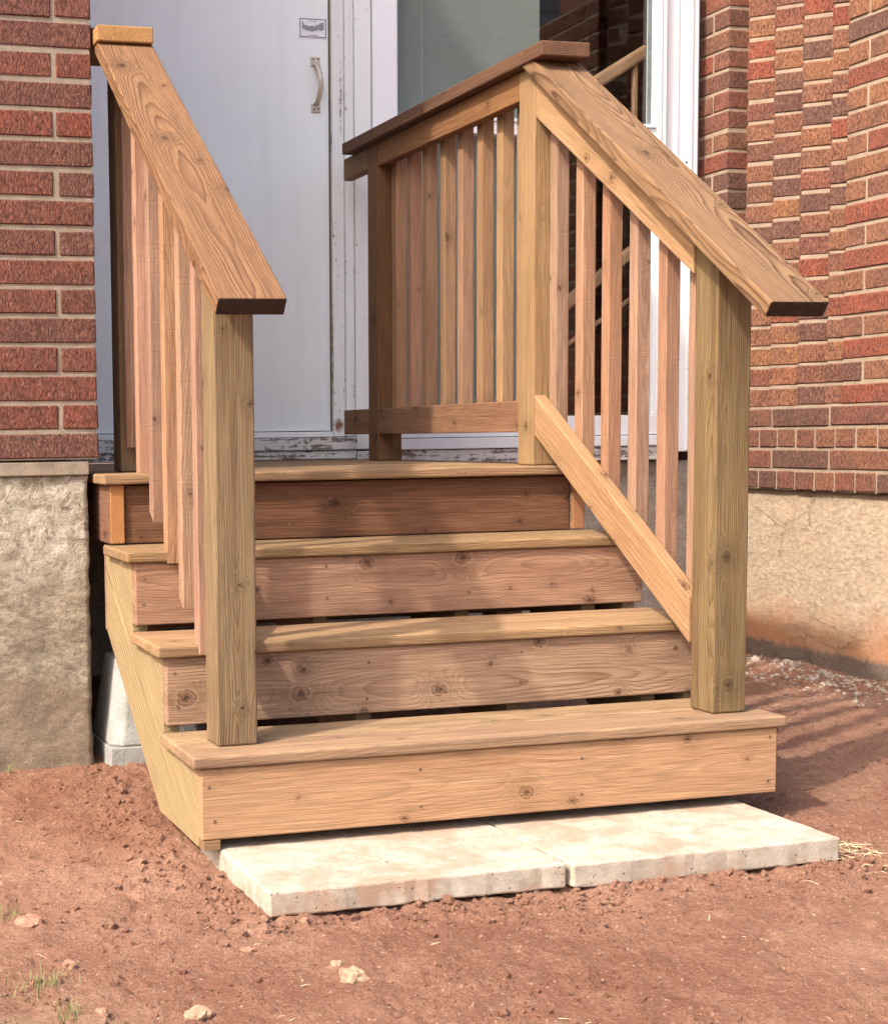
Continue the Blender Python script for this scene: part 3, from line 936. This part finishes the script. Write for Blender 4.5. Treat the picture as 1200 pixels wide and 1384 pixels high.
boxes_obj('rust_spot', [(2.699, 2.706, 2.3925, 2.3945, 1.700, 1.708)], M['dirt_dot'], win)
# lintel and back of the recess above the door and window
boxes_obj('lintel', [(0.0, 2.82, 2.36, 2.6, 2.781, 3.3)], M['upper'], house)
# dim room behind the glass
bmr = bmesh.new()
bmesh.ops.create_cube(bmr, size=1.0)
for v in bmr.verts:
    v.co = Vector((2.4 + v.co.x * 2.6, 3.56 + v.co.y * 2.0, 1.60 + v.co.z * 2.5))
bmesh.ops.delete(bmr, geom=[f for f in bmr.faces if f.normal.y < -0.9], context='FACES')
me = bpy.data.meshes.new('room'); bmr.to_mesh(me); bmr.free()
link('room', me, M['room'], house)
boxes_obj('room_panel', [(1.2, 3.6, 3.6, 3.64, 0.36, 1.12)], M['room_red'], house)
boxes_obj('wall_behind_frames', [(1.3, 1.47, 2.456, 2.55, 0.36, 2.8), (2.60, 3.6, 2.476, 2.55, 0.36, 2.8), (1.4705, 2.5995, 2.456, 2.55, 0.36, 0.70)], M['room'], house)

# added blind behind the left part of the pane, imitating a reflected wall
blind = empty('reflection_blind', (1.79, 2.47, 0.75), 'grey-green slatted blind added behind the window glass, standing in for a reflection', 'blind')
sl_ = []
z = 0.76
k = 0
bm = bmesh.new()
while z < 2.72:
    a = 1.2
    dz, dy = 0.0125 * math.sin(a + 0.35), 0.0125 * math.cos(a + 0.35)
    q = [bm.verts.new(p) for p in ((1.487, 2.462 - dy, z - dz), (2.098, 2.462 - dy, z - dz), (2.098, 2.462 + dy, z + dz), (1.487, 2.462 + dy, z + dz))]
    bm.faces.new(q)
    z += 0.0185
    k += 1
bmesh.ops.solidify(bm, geom=list(bm.faces), thickness=0.0012)
o = link('slats', bm_mesh(bm, 'slats'), M['blind'], blind)
o['kind'] = 'stuff'
boxes_obj('bottom_bar', [(1.487, 2.098, 2.452, 2.470, 0.735, 0.752)], M['blind'], blind, 0.002)
boxes_obj('cord', [(1.60, 1.602, 2.444, 2.446, 0.75, 2.72)], M['blind'], blind)

# indoor stair rail seen through the glass
ir = empty('indoor_railing', (2.45, 2.85, 0.35), 'brown sloping stair rail inside the room, seen through the dark glass', 'railing')
def tube(name, p0, p1, w_, h_, mat, parent):
    p0 = Vector(p0); p1 = Vector(p1)
    ex = (p1 - p0).normalized()
    ey = Vector((0, 1, 0)) if abs(ex.y) < 0.9 else Vector((1, 0, 0))
    ez = ex.cross(ey).normalized(); ey = ez.cross(ex)
    L = (p1 - p0).length
    bm = prism_bm([(0, -h_ / 2), (L, -h_ / 2), (L, h_ / 2), (0, h_ / 2)], -w_ / 2, w_ / 2)
    bevel(bm, min(w_, h_) * 0.3, 3)
    return link(name, bm_mesh(bm, name), mat, parent, basis(ex, ey, ez, p0))
def rail_line(p, q, x0, x1):
    k = (q[1] - p[1]) / (q[0] - p[0])
    return (x0, 2.55, p[1] + k * (x0 - p[0])), (x1, 2.55, p[1] + k * (x1 - p[0]))
A_, B_ = rail_line((2.376, 2.020), (2.638, 2.176), 1.95, 2.92)
tube('handrail', A_, B_, 0.045, 0.052, M['indoor_wood'], ir)
A_, B_ = rail_line((2.288, 1.178), (2.537, 1.357), 1.95, 2.92)
tube('lower_rail', A_, B_, 0.040, 0.050, M['indoor_wood'], ir)
A_, B_ = rail_line((2.281, 1.007), (2.537, 1.172), 1.95, 2.92)
tube('stair_trim', A_, B_, 0.020, 0.018, M['indoor_wood'], ir)
for x_ in (2.20, 2.565, 2.86):
    tube('baluster', (x_, 2.55, 1.178 + (x_ - 2.288) * 0.719 + 0.02), (x_, 2.55, 2.020 + (x_ - 2.376) * 0.595 - 0.02), 0.022, 0.022, M['indoor_wood'], ir)

# house across the yard, seen only as a reflection in the pane
nb = empty('neighbour_house', (9.5, -13.0, -0.3), 'grey-green clapboard house across the yard, reflected in the window', 'house')
M['siding'] = mat_simple('grey_green_siding', (0.50, 0.52, 0.49), (0.56, 0.58, 0.55), 3, 0.7, 0.001)
M['roofing'] = mat_simple('grey_roofing', (0.09, 0.085, 0.08), (0.13, 0.12, 0.11), 8, 0.9)
boxes_obj('wall', [(5.0, 14.0, -17.0, -13.03, -0.6, 7.4)], M['siding'], nb)
for k in range(37):
    z0 = -0.35 + k * 0.205
    bm = prism_bm([(-13.03, z0), (-12.985, z0), (-13.02, z0 + 0.21), (-13.03, z0 + 0.21)], -5.0, -14.0)
    link('siding_board', bm_mesh(bm, 'siding_board'), M['siding'], nb, Matrix.Rotation(R(90), 4, 'Z'))
bm = prism_bm([(-12.7, 7.35), (-15.0, 8.0), (-17.3, 7.35)], -4.7, -14.3)
link('roof', bm_mesh(bm, 'roof'), M['roofing'], nb, Matrix.Rotation(R(90), 4, 'Z'))

# ================================================================== STEPS
st = empty('wooden_steps', (0.70, 0.40, -0.22), 'new wooden porch steps with slatted railings leading to the white door', 'stairs')
Wd = 1.412
TT = 0.026
runs = [0.0, 0.2795, 0.5657, 0.8154]
hs = [0.0, 0.1926, 0.3829, 0.5636]
for k in range(3):
    y0 = runs[k]
    board('tread', st, 0.0, Wd, y0, y0 + 0.1405, hs[k] - TT, hs[k], 'tread', 'X', 0.0055, 3)
    board('tread', st, 0.002, Wd - 0.003, y0 + 0.1455, y0 + 0.284, hs[k] - TT, hs[k] - 0.0006, 'tread', 'X', 0.0055, 3)
y = runs[3]
k = 0
while y < 2.30:
    board('deck_board', st, 0.0 + (0.0 if k == 0 else 0.003), Wd, y, y + 0.1405, hs[3] - TT, hs[3], 'tread', 'X', 0.0055, 3)
    y += 0.1465
    k += 1
# risers
RO = 0.0196
risers = []
risers.append(board('riser', st, RO, Wd - RO, 0.0085, 0.0455, -0.1775, -TT - 0.0015, 'fascia', 'X', 0.003))
risers.append(board('riser', st, RO + 0.002, Wd - RO, runs[1] + 0.0110, runs[1] + 0.0440, 0.0125, hs[1] - TT - 0.001, 'riser', 'X', 0.003))
risers.append(board('riser', st, RO + 0.002, Wd - RO, runs[2] + 0.0110, runs[2] + 0.0440, 0.2050, hs[2] - TT - 0.001, 'riser', 'X', 0.003))
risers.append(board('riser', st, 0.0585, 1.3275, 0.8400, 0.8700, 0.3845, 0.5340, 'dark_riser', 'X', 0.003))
rs = random.Random(2)
scr_me = None
for r_, (xa, xb, yy, za, zb) in zip(risers, ((RO, Wd - RO, 0.0085, -0.1775, -TT), (RO, Wd - RO, runs[1] + 0.011, 0.0245, 0.166), (RO, Wd - RO, runs[2] + 0.011, 0.215, 0.356), (0.06, 1.325, 0.84, 0.386, 0.534))):
    for xx in (xa + 0.022, 0.505, 0.892, xb - 0.022):
        for zz in (za + 0.03, zb - 0.032):
            if scr_me is None:
                bm = bmesh.new()
                bmesh.ops.create_cone(bm, cap_ends=True, segments=10, radius1=0.0042, radius2=0.0036, depth=0.0012)
                scr_me = bm_mesh(bm, 'screw')
                scr_me.materials.append(M['screw'])
            jx, jz = rs.uniform(-0.006, 0.006), rs.uniform(-0.01, 0.01)
            link('screw', scr_me, None, r_, Matrix.Translation((xx + jx, yy - 0.0003, zz + jz)) @ Matrix.Rotation(R(90), 4, 'X'))
# stringers
ang_s = math.atan2(0.188, 0.28)
def stringer(x0, mat, back=False):
    pts = ([(0.13, -0.1985), (0.13, -0.160), (0.0465, -0.160)] if back else [(0.0465, -0.1985)]) + [(0.0465, -TT - 0.001), (0.3245, -TT - 0.001), (0.3245, hs[1] - TT - 0.001), (0.6107, hs[1] - TT - 0.001), (0.6107, hs[2] - TT - 0.001), (0.898, hs[2] - TT - 0.001), (0.898, 0.154), (0.372, -0.193), (0.372, -0.1985)]
    return slope_board('stringer', st, pts, x0, x0, 0.038, mat, ang_s, 0.0015)
for i_, x0 in enumerate((RO + 0.001, 0.485, 0.872, 1.236, 1.3535)):
    stringer(x0, 'stringer' if i_ in (0, 4) else 'under', i_ > 0)
board('block', st, RO + 0.002, RO + 0.040, 0.008, 0.046, -0.1985, -0.1785, 'under', 'X', 0.002)
board('header_board', st, 0.0245, Wd - 0.03, 0.9005, 0.938, 0.154, 0.378, 'baluster', 'X', 0.002)
# rim joists and beam below the deck
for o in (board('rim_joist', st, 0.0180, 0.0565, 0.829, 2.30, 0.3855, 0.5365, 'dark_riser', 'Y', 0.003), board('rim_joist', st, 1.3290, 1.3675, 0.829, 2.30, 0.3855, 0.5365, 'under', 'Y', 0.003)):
    o.data.materials.append(M['orange'])
    for p in o.data.polygons:
        if p.normal.x < -0.9: p.material_index = 1
for x_ in (0.40, 0.74, 1.06):
    board('joist', st, x_, x_ + 0.038, 0.872, 2.30, 0.3855, 0.5365, 'under', 'Y', 0.002)
board('deck_post', st, 0.110, 0.199, 0.990, 1.079, 0.0705, 0.3845, 'under', 'Z', 0.003)
board('deck_post', st, 1.240, 1.328, 1.115, 1.204, -0.21, 0.3845, 'under', 'Z', 0.003)

# railings --------------------------------------------------------------
PW = 0.089
ANG = math.atan(0.705)
def post(x, y, z0, ztop_front, ztop_rear, mat, lean=0.0):
    L0 = z0
    pts = [(y, z0), (y, ztop_front), (y + PW, ztop_rear), (y + PW, z0)]
    # local x vertical
    zc = (z0 + max(ztop_front, ztop_rear)) / 2
    loc = [(p[1] - zc, (p[0] - y - PW / 2)) for p in pts]
    bm = prism_bm(loc, -PW / 2, PW / 2)
    bevel(bm, 0.0045, 2)
    lo = [e for e in bm.edges if abs(e.verts[0].co.x - e.verts[1].co.x) > 0.4]
    bmesh.ops.subdivide_edges(bm, edges=lo, cuts=9, use_grid_fill=True)
    SEED[0] += 1
    wear(bm, 0.0007, SEED[0])
    ex = Vector((0, 0, 1)); ez = Vector((0, 1, 0)); ey = ez.cross(ex)
    return link('post', bm_mesh(bm, 'post'), M[mat], st, basis(ex, ey, ez, (x + PW / 2, y + PW / 2, zc)))

def cap(x_lo, x_hi, y_lo, z_lo, y_hi, z_hi, width, mat):
    """sloped 2x6 laid flat: (x,y,z) of the inner top arris at the low and high end"""
    a = Vector((x_lo, y_lo, z_lo)); b = Vector((x_hi, y_hi, z_hi))
    ex = (b - a).normalized()
    L = (b - a).length
    ey = Vector((-1, 0, 0)); ey = (ey - ex * ey.dot(ex)).normalized()
    ez = ex.cross(ey)
    if ez.z < 0: ez = -ez
    bm = prism_bm([(0, -0.038), (L, -0.038), (L, 0), (0, 0)], -width, 0)
    bevel(bm, 0.0035, 2)
    lo = [e for e in bm.edges if abs(e.verts[0].co.x - e.verts[1].co.x) > 0.4]
    bmesh.ops.subdivide_edges(bm, edges=lo, cuts=11, use_grid_fill=True)
    SEED[0] += 1
    wear(bm, 0.0012, SEED[0])
    off = Vector((-L / 2, width / 2, 0.019))
    for v in bm.verts: v.co += off
    org = a + ex * (L / 2) - ey * (width / 2) - ez * 0.019
    return link('cap_rail', bm_mesh(bm, 'cap_rail'), M[mat], st, basis(ex, ey, ez, org))

def darken_end(o):  # gives the low end face of a cap its near-black material
    o.data.materials.append(M['end_dark'])
    xs = [p.center.x for p in o.data.polygons]
    lo = min(xs)
    for p in o.data.polygons:
        if p.normal.x < -0.9 and p.center.x < lo + 0.002: p.material_index = 1

def capz(Y, y0, z0, s):
    return z0 + s * (Y - y0) - 0.038 * math.sqrt(1 + s * s)

# ---- right railing
sR = (1.654 - 0.920) / (0.827 + 0.200)
c_ = cap(1.205, 1.196, -0.200, 0.920, 0.860, 0.920 + sR * 1.060, 0.143, 'cap')
darken_end(c_)
zR = lambda Y: capz(Y, -0.200, 0.920, sR) - 0.0015
post(1.2636, 0.071, 0.0005, zR(0.071), zR(0.160), 'post')
post(1.220, 0.852, hs[3] + 0.0005, 1.6465, 1.6465, 'pale_post')
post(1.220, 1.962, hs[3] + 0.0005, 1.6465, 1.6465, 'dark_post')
ya, yb = 0.1605, 0.8515
hr = 0.109
def rail_pts(fz, ya, yb, h):
    return [(ya, fz(ya) - h), (yb, fz(yb) - h), (yb, fz(yb)), (ya, fz(ya))]
slope_board('top_rail', st, rail_pts(lambda Y: zR(Y) - 0.001, ya, yb, 0.113), 1.258, 1.222, 0.038, 'rail', ANG)
zbR = lambda Y: 0.250 + (0.757 - 0.250) / (0.850 - 0.140) * (Y - 0.140)
slope_board('bottom_rail', st, rail_pts(lambda Y: zbR(Y), ya, yb, hr), 1.258, 1.222, 0.038, 'rail', ANG)
def baluster(x, yr, z0, z1, s, mat, ls=0.0):
    """38 mm square picket, rear face at Y=yr; ends cut to slope s"""
    y0 = yr - 0.038
    pts = [(y0, z0), (y0, z1), (yr, z1 + s * 0.038), (yr, z0 + s * 0.038)]
    zc = (z0 + z1) / 2
    loc = [(p[1] - zc, p[0] - y0 - 0.019) for p in pts]
    bm = prism_bm(loc, -0.019, 0.019)
    bevel(bm, 0.0022, 2)
    lo = [e for e in bm.edges if abs(e.verts[0].co.x - e.verts[1].co.x) > 0.3]
    bmesh.ops.subdivide_edges(bm, edges=lo, cuts=6, use_grid_fill=True)
    SEED[0] += 1
    wear(bm, 0.0011, SEED[0])
    ex = Vector((0, 0, 1)); ez = Vector((0, 1, 0)); ey = ez.cross(ex)
    return link('baluster', bm_mesh(bm, 'baluster'), M[mat], st, basis(ex, ey, ez, (x + 0.019, y0 + 0.019, zc)))
for yr in (0.843, 0.715, 0.594, 0.473, 0.353, 0.231):
    xi = 1.222 + (0.8515 - yr) / 0.691 * 0.036 + 0.0405
    baluster(xi, yr, zbR(yr - 0.038) - 0.100, zR(yr - 0.038) - 0.010, 0.705, 'baluster')
# level part
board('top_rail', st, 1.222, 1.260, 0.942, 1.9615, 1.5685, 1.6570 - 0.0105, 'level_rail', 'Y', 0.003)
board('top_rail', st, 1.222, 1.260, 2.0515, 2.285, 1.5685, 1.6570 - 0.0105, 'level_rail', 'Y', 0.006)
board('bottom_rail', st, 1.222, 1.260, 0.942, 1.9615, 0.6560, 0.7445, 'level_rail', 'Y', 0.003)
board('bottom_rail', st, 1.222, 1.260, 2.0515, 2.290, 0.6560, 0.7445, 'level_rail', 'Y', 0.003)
for i_, yr in enumerate((1.035, 1.160, 1.289, 1.424, 1.550, 1.686, 1.812, 1.938, 2.128)):
    baluster(1.2625, yr, 0.662, 1.612, 0.0, 'tan_baluster' if i_ in (0, 1, 2, 4) else 'baluster')
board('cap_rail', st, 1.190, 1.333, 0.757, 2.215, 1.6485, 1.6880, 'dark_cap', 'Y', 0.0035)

# ---- left railing
sL = (1.387 - 0.923) / (0.53 + 0.116)
c_ = cap(0.030, 0.024, -0.118, 0.923, 0.985, 0.923 + sL * 1.103, 0.143, 'cap')
darken_end(c_)
zL = lambda Y: capz(Y, -0.118, 0.923, sL) - 0.0015
post(0.0796, 0.0877, 0.0005, zL(0.0877), zL(0.1767), 'post')
post(0.1000, 1.0525, hs[3] + 0.0005, 1.6545, 1.6545, 'pale_post')
slope_board('top_rail', st, rail_pts(lambda Y: zL(Y) - 0.001, 0.178, 1.0515, 0.109), 0.1300, 0.1460, 0.038, 'rail', ANG)
zbL = lambda Y: 0.300 + 0.69 * (Y - 0.309)
slope_board('bottom_rail', st, rail_pts(lambda Y: zbL(Y) + 0.03, 0.178, 1.0515, hr), 0.1300, 0.1460, 0.038, 'rail', ANG)
for yr in (1.046, 0.899, 0.750, 0.603, 0.452, 0.311):
    xi = 0.0905 + (yr - 0.178) / 0.83 * 0.0165
    zb = 0.196 + 0.6245 * (yr - 0.311)
    baluster(xi, yr, zb - 0.026, zL(yr - 0.038) - 0.012, 0.69, 'baluster')
board('cap_rail', st, 0.020, 0.166, 0.885, 1.150, 1.6560, 1.6965, 'orange', 'Y', 0.0035)

# ================================================================== SLABS, PIER
def slab(x0, x1, y0, y1, z0, z1, rz, label):
    bm = bmesh.new()
    bmesh.ops.create_cube(bm, size=1.0)
    for v in bm.verts:
        v.co = Vector((v.co.x * (x1 - x0), v.co.y * (y1 - y0), v.co.z * (z1 - z0)))
    bevel(bm, 0.0045, 2)
    lo = list(bm.edges)
    bmesh.ops.subdivide_edges(bm, edges=[e for e in lo if e.calc_length() > 0.3], cuts=24, use_grid_fill=True)
    SEED[0] += 1
    for v in bm.verts:
        p = v.co * 34.0 + Vector((SEED[0], 0, 0))
        e = 1.0 if v.co.z < 0 else 0.45
        v.co += Vector((noise.noise(p), noise.noise(p + Vector((7, 0, 0))), noise.noise(p + Vector((0, 7, 0))) * 0.7)) * 0.0055 * e
    o = link('paving_slab', bm_mesh(bm, 'paving_slab'), M['slab'], None, Matrix.Translation(((x0 + x1) / 2, (y0 + y1) / 2, (z0 + z1) / 2)) @ Matrix.Rotation(rz, 4, 'Z'))
    o['label'] = label
    o['category'] = 'paving slab'
    o['group'] = 'paving slabs under the bottom step'
slab(0.059, 0.682, -0.302, 0.40, -0.249, -0.2000, R(0.3), 'pale concrete paving slab under the bottom step, by the stringer and pier')
slab(0.689, 1.318, -0.303, 0.40, -0.251, -0.2010, R(0.9), 'pale concrete paving slab under the bottom step, next to the dry straw')

pier = empty('deck_pier', (0.165, 1.035, -0.26), 'white precast concrete pier block under the deck corner', 'pier block')
def frustum(name, x0, x1, y0, y1, z0, tx0, tx1, ty0, ty1, z1, ch, parent):
    bm = bmesh.new()
    def ring(a, b, c, d, z):
        return [bm.verts.new(p) for p in ((a + ch, c, z), (b - ch, c, z), (b, c + ch, z), (b, d - ch, z), (b - ch, d, z), (a + ch, d, z), (a, d - ch, z), (a, c + ch, z))]
    lo = ring(x0, x1, y0, y1, z0); hi = ring(tx0, tx1, ty0, ty1, z1)
    bm.faces.new(lo[::-1]); bm.faces.new(hi)
    for i in range(8):
        bm.faces.new((lo[i], lo[(i + 1) % 8], hi[(i + 1) % 8], hi[i]))
    bevel(bm, 0.006, 2)
    return link(name, bm_mesh(bm, name), M['pier'], parent)
frustum('base', 0.020, 0.310, 0.890, 1.18, -0.275, 0.020, 0.310, 0.890, 1.18, -0.156, 0.004, pier)
frustum('block', 0.024, 0.300, 0.895, 1.17, -0.155, 0.055, 0.260, 0.935, 1.13, 0.070, 0.032, pier)

# ================================================================== LOOSE THINGS
def stone(x, y, rx, ry, rz_, mat, label, seed, rot=0.0, lift=0.35, group='stones lying on the soil'):
    bm = bmesh.new()
    bmesh.ops.create_icosphere(bm, subdivisions=3, radius=1.0)
    for v in bm.verts:
        p = v.co.copy()
        d = 1 + noise.fractal(p * 1.1 + Vector((seed * 3.1, 0, 0)), 1.0, 2.0, 3) * 0.45
        q = p * d
        q.z = max(-0.6, min(q.z, 0.62 + 0.2 * noise.noise(p * 2 + Vector((seed, 0, 0)))))
        v.co = Vector((q.x * rx, q.y * ry, q.z * rz_))
    o = link('stone', bm_mesh(bm, 'stone'), M[mat], None, Matrix.Translation((x, y, ground_z(x, y) + rz_ * lift)) @ Matrix.Rotation(rot, 4, 'Z'))
    o['label'] = label
    o['category'] = 'stone'
    o['group'] = group
    return o
STONES = [
    # px x, px y, width m, depth, height, mat, label
    (478, 1322, 0.022, 0.020, 0.022, 'stone_pale', 'broken pale tan stone lying in front of the slabs'),
    (455, 1306, 0.010, 0.010, 0.012, 'stone_pale', 'small pale chip beside the broken tan stone'),
    (92, 1308, 0.012, 0.011, 0.015, 'stone_red', 'small upright pinkish stone near the grass tuft'),
    (38, 1247, 0.024, 0.022, 0.014, 'stone_red', 'flat pinkish stone half sunk in soil left of the slabs'),
    (268, 1374, 0.024, 0.019, 0.014, 'stone_pale', 'half buried rounded stone in the foreground soil'),
    (412, 1249, 0.008, 0.007, 0.009, 'stone_red', 'small round pebble beneath the slab edge'),
    (137, 1368, 0.010, 0.008, 0.008, 'stone_red', 'small pink stone in the soil by the grass'),
    (335, 1286, 0.013, 0.010, 0.008, 'stone_red', 'flat reddish clod near the slab corner'),
]
C0 = cam.matrix_world.translation
def to_ground(px, py):
    d = cam_f + cam_r * ((px - 248.95) / 2062.9) + cam_u * ((759.46 - py) / 2062.9)
    z = -0.29
    for _ in range(6):
        t = (z - C0.z) / d.z
        p = C0 + d * t
        z = ground_z(p.x, p.y)
    return p
for i, (px_, py_, a, b, c, mt, lb) in enumerate(STONES):
    p = to_ground(px_, py_)
    stone(p.x, p.y, a, b, c, mt, lb, i + 1, i * 0.9, 0.05)

def inside_built(x, y):
    if 0.05 < x < 1.325 and -0.31 < y < 0.41: return True
    if 0.0 < x < 1.42 and 0.0 < y < 2.4: return True
    if x > 2.79 and y > 1.0: return True
    if x < 0.0 and y > 0.93: return True
    if y > 2.4: return True
    return False
# clods: thousands of crumbs, one object
def scatter(name, n, gen, mat, label):
    base = bmesh.new()
    bmesh.ops.create_icosphere(base, subdivisions=1, radius=1.0)
    bv = np.array([v.co[:] for v in base.verts]); bf = [[v.index for v in f.verts] for f in base.faces]
    base.free()
    rg = np.random.default_rng(11 + n)
    V = []; F = []
    cnt = 0
    for _ in range(n):
        r_ = gen(rg)
        if r_ is None: continue
        x, y, s, flat = r_
        jit = 1 + rg.uniform(-0.35, 0.35, (len(bv), 1))
        a = rg.uniform(0, 6.28)
        p = bv * jit * np.array([s, s * rg.uniform(0.6, 1.0), s * flat])
        ca, sa = math.cos(a), math.sin(a)
        q = np.stack([p[:, 0] * ca - p[:, 1] * sa, p[:, 0] * sa + p[:, 1] * ca, p[:, 2]], 1) + np.array([x, y, ground_z(x, y) + s * flat * 0.25])
        V.append(q)
        F += [[i + cnt for i in f] for f in bf]
        cnt += len(bv)
    me = bpy.data.meshes.new(name)
    me.from_pydata(np.concatenate(V).tolist(), [], F)
    o = link(name, me, mat)
    o['kind'] = 'stuff'; o['label'] = label; o['category'] = 'soil' if 'soil' in name else name
    return o
def gen_clod(rg):
    x = rg.uniform(-0.75, 2.75); y = rg.uniform(-1.15, 2.0)
    if inside_built(x, y): return None
    dens = noise.fractal(Vector((x * 3.0, y * 3.0, 9.0)), 1.0, 2.0, 2)
    dx = max(0.05 - x, 0, x - 1.32); dy = max(-0.31 - y, 0, y - 1.0)
    near = math.exp(-(math.hypot(dx, dy) / 0.13) ** 2)
    if rg.uniform() > 0.30 + 0.5 * dens + 0.6 * near: return None
    s = 0.0013 + 0.0024 * rg.exponential(0.6) * (1 + 1.3 * near)
    return x, y, min(s, 0.013), rg.uniform(0.5, 0.9)
scatter('soil_crumbs', 60000, gen_clod, M['soil'], 'loose crumbs and clods of red soil')
def gen_gravel(rg):
    y = rg.uniform(1.0, 2.35); x = 2.80 - abs(rg.normal(0, 0.17))
    if x < 1.5: return None
    s = min(0.022, 0.003 + 0.006 * rg.exponential(0.6))
    return x, y, s, rg.uniform(0.5, 0.8)
scatter('gravel', 800, gen_gravel, M['gravel'], 'grey gravel and rubble along the foot of the side wall')

# straw and grass
def blades(name, pts, mat, label, cat, L=(0.03, 0.06), upright=False, wdt=0.0012, kind=None, seed=1):
    r_ = random.Random(seed)
    bm = bmesh.new()
    for (x, y) in pts:
        z = ground_z(x, y)
        a = r_.uniform(0, 6.28); l = r_.uniform(*L)
        if upright:
            t_ = r_.uniform(0.2, 0.9)
            d1 = Vector((math.cos(a) * math.sin(t_ * 0.5), math.sin(a) * math.sin(t_ * 0.5), math.cos(t_ * 0.5)))
            d2 = Vector((math.cos(a) * math.sin(t_ * 1.3), math.sin(a) * math.sin(t_ * 1.3), math.cos(t_ * 1.3)))
        else:
            d1 = Vector((math.cos(a), math.sin(a), r_.uniform(0.05, 0.3)))
            d2 = Vector((math.cos(a + 0.3), math.sin(a + 0.3), r_.uniform(-0.25, 0.1)))
        p0 = Vector((x, y, z + 0.001)); p1 = p0 + d1 * l * 0.5; p2 = p1 + d2 * l * 0.5
        s = Vector((-math.sin(a), math.cos(a), 0)) * wdt
        up = Vector((0, 0, wdt * 0.8))
        rows = []
        for p, k_ in ((p0, 1.0), (p1, 0.8), (p2, 0.25)):
            rows.append([bm.verts.new(p + s * k_), bm.verts.new(p - s * k_), bm.verts.new(p + up * k_)])
        for i in range(2):
            for j in range(3):
                bm.faces.new((rows[i][j], rows[i][(j + 1) % 3], rows[i + 1][(j + 1) % 3], rows[i + 1][j]))
    o = link(name, bm_mesh(bm, name), mat)
    o['label'] = label; o['category'] = cat
    if kind: o['kind'] = kind
    return o
rs = random.Random(31)
c = to_ground(1152, 1152)
blades('dry_straw', [(c.x + rs.gauss(0, 0.035), c.y + rs.gauss(0, 0.05)) for _ in range(80)], M['straw'], 'scatter of dry straw at the slab corner', 'straw', (0.02, 0.06), False, 0.0011, 'stuff', 4)
pts = []
for _ in range(120):
    x = rs.uniform(-0.6, 2.6); y = rs.uniform(-1.0, 1.6)
    if not inside_built(x, y): pts.append((x, y))
blades('straw_litter', pts, M['straw'], 'thin bits of dry straw and chips strewn on the soil', 'straw', (0.008, 0.035), False, 0.0009, 'stuff', 6)
for (px_, py_, n, sp, lb) in ((62, 1335, 55, 0.022, 'sparse green grass tuft near the small pink stone'), (4, 1238, 35, 0.018, 'green grass tuft beside the flat pinkish stone'), (95, 1372, 30, 0.012, 'thin yellowing grass at the edge of the foreground soil'), (12, 1046, 14, 0.005, 'few grass blades at the foot of the old foundation')):
    c = to_ground(px_, py_)
    o = blades('grass_tuft', [(c.x + rs.gauss(0, sp), c.y + rs.gauss(0, sp)) for _ in range(n)], M['grass'], lb, 'grass', (0.012, 0.034), True, 0.0010, None, px_)
    o['group'] = 'grass tufts on the soil'

me_count = sum(len(o.data.polygons) for o in bpy.data.objects if o.type == 'MESH')
print('polys', me_count, 'objects', len(bpy.data.objects))
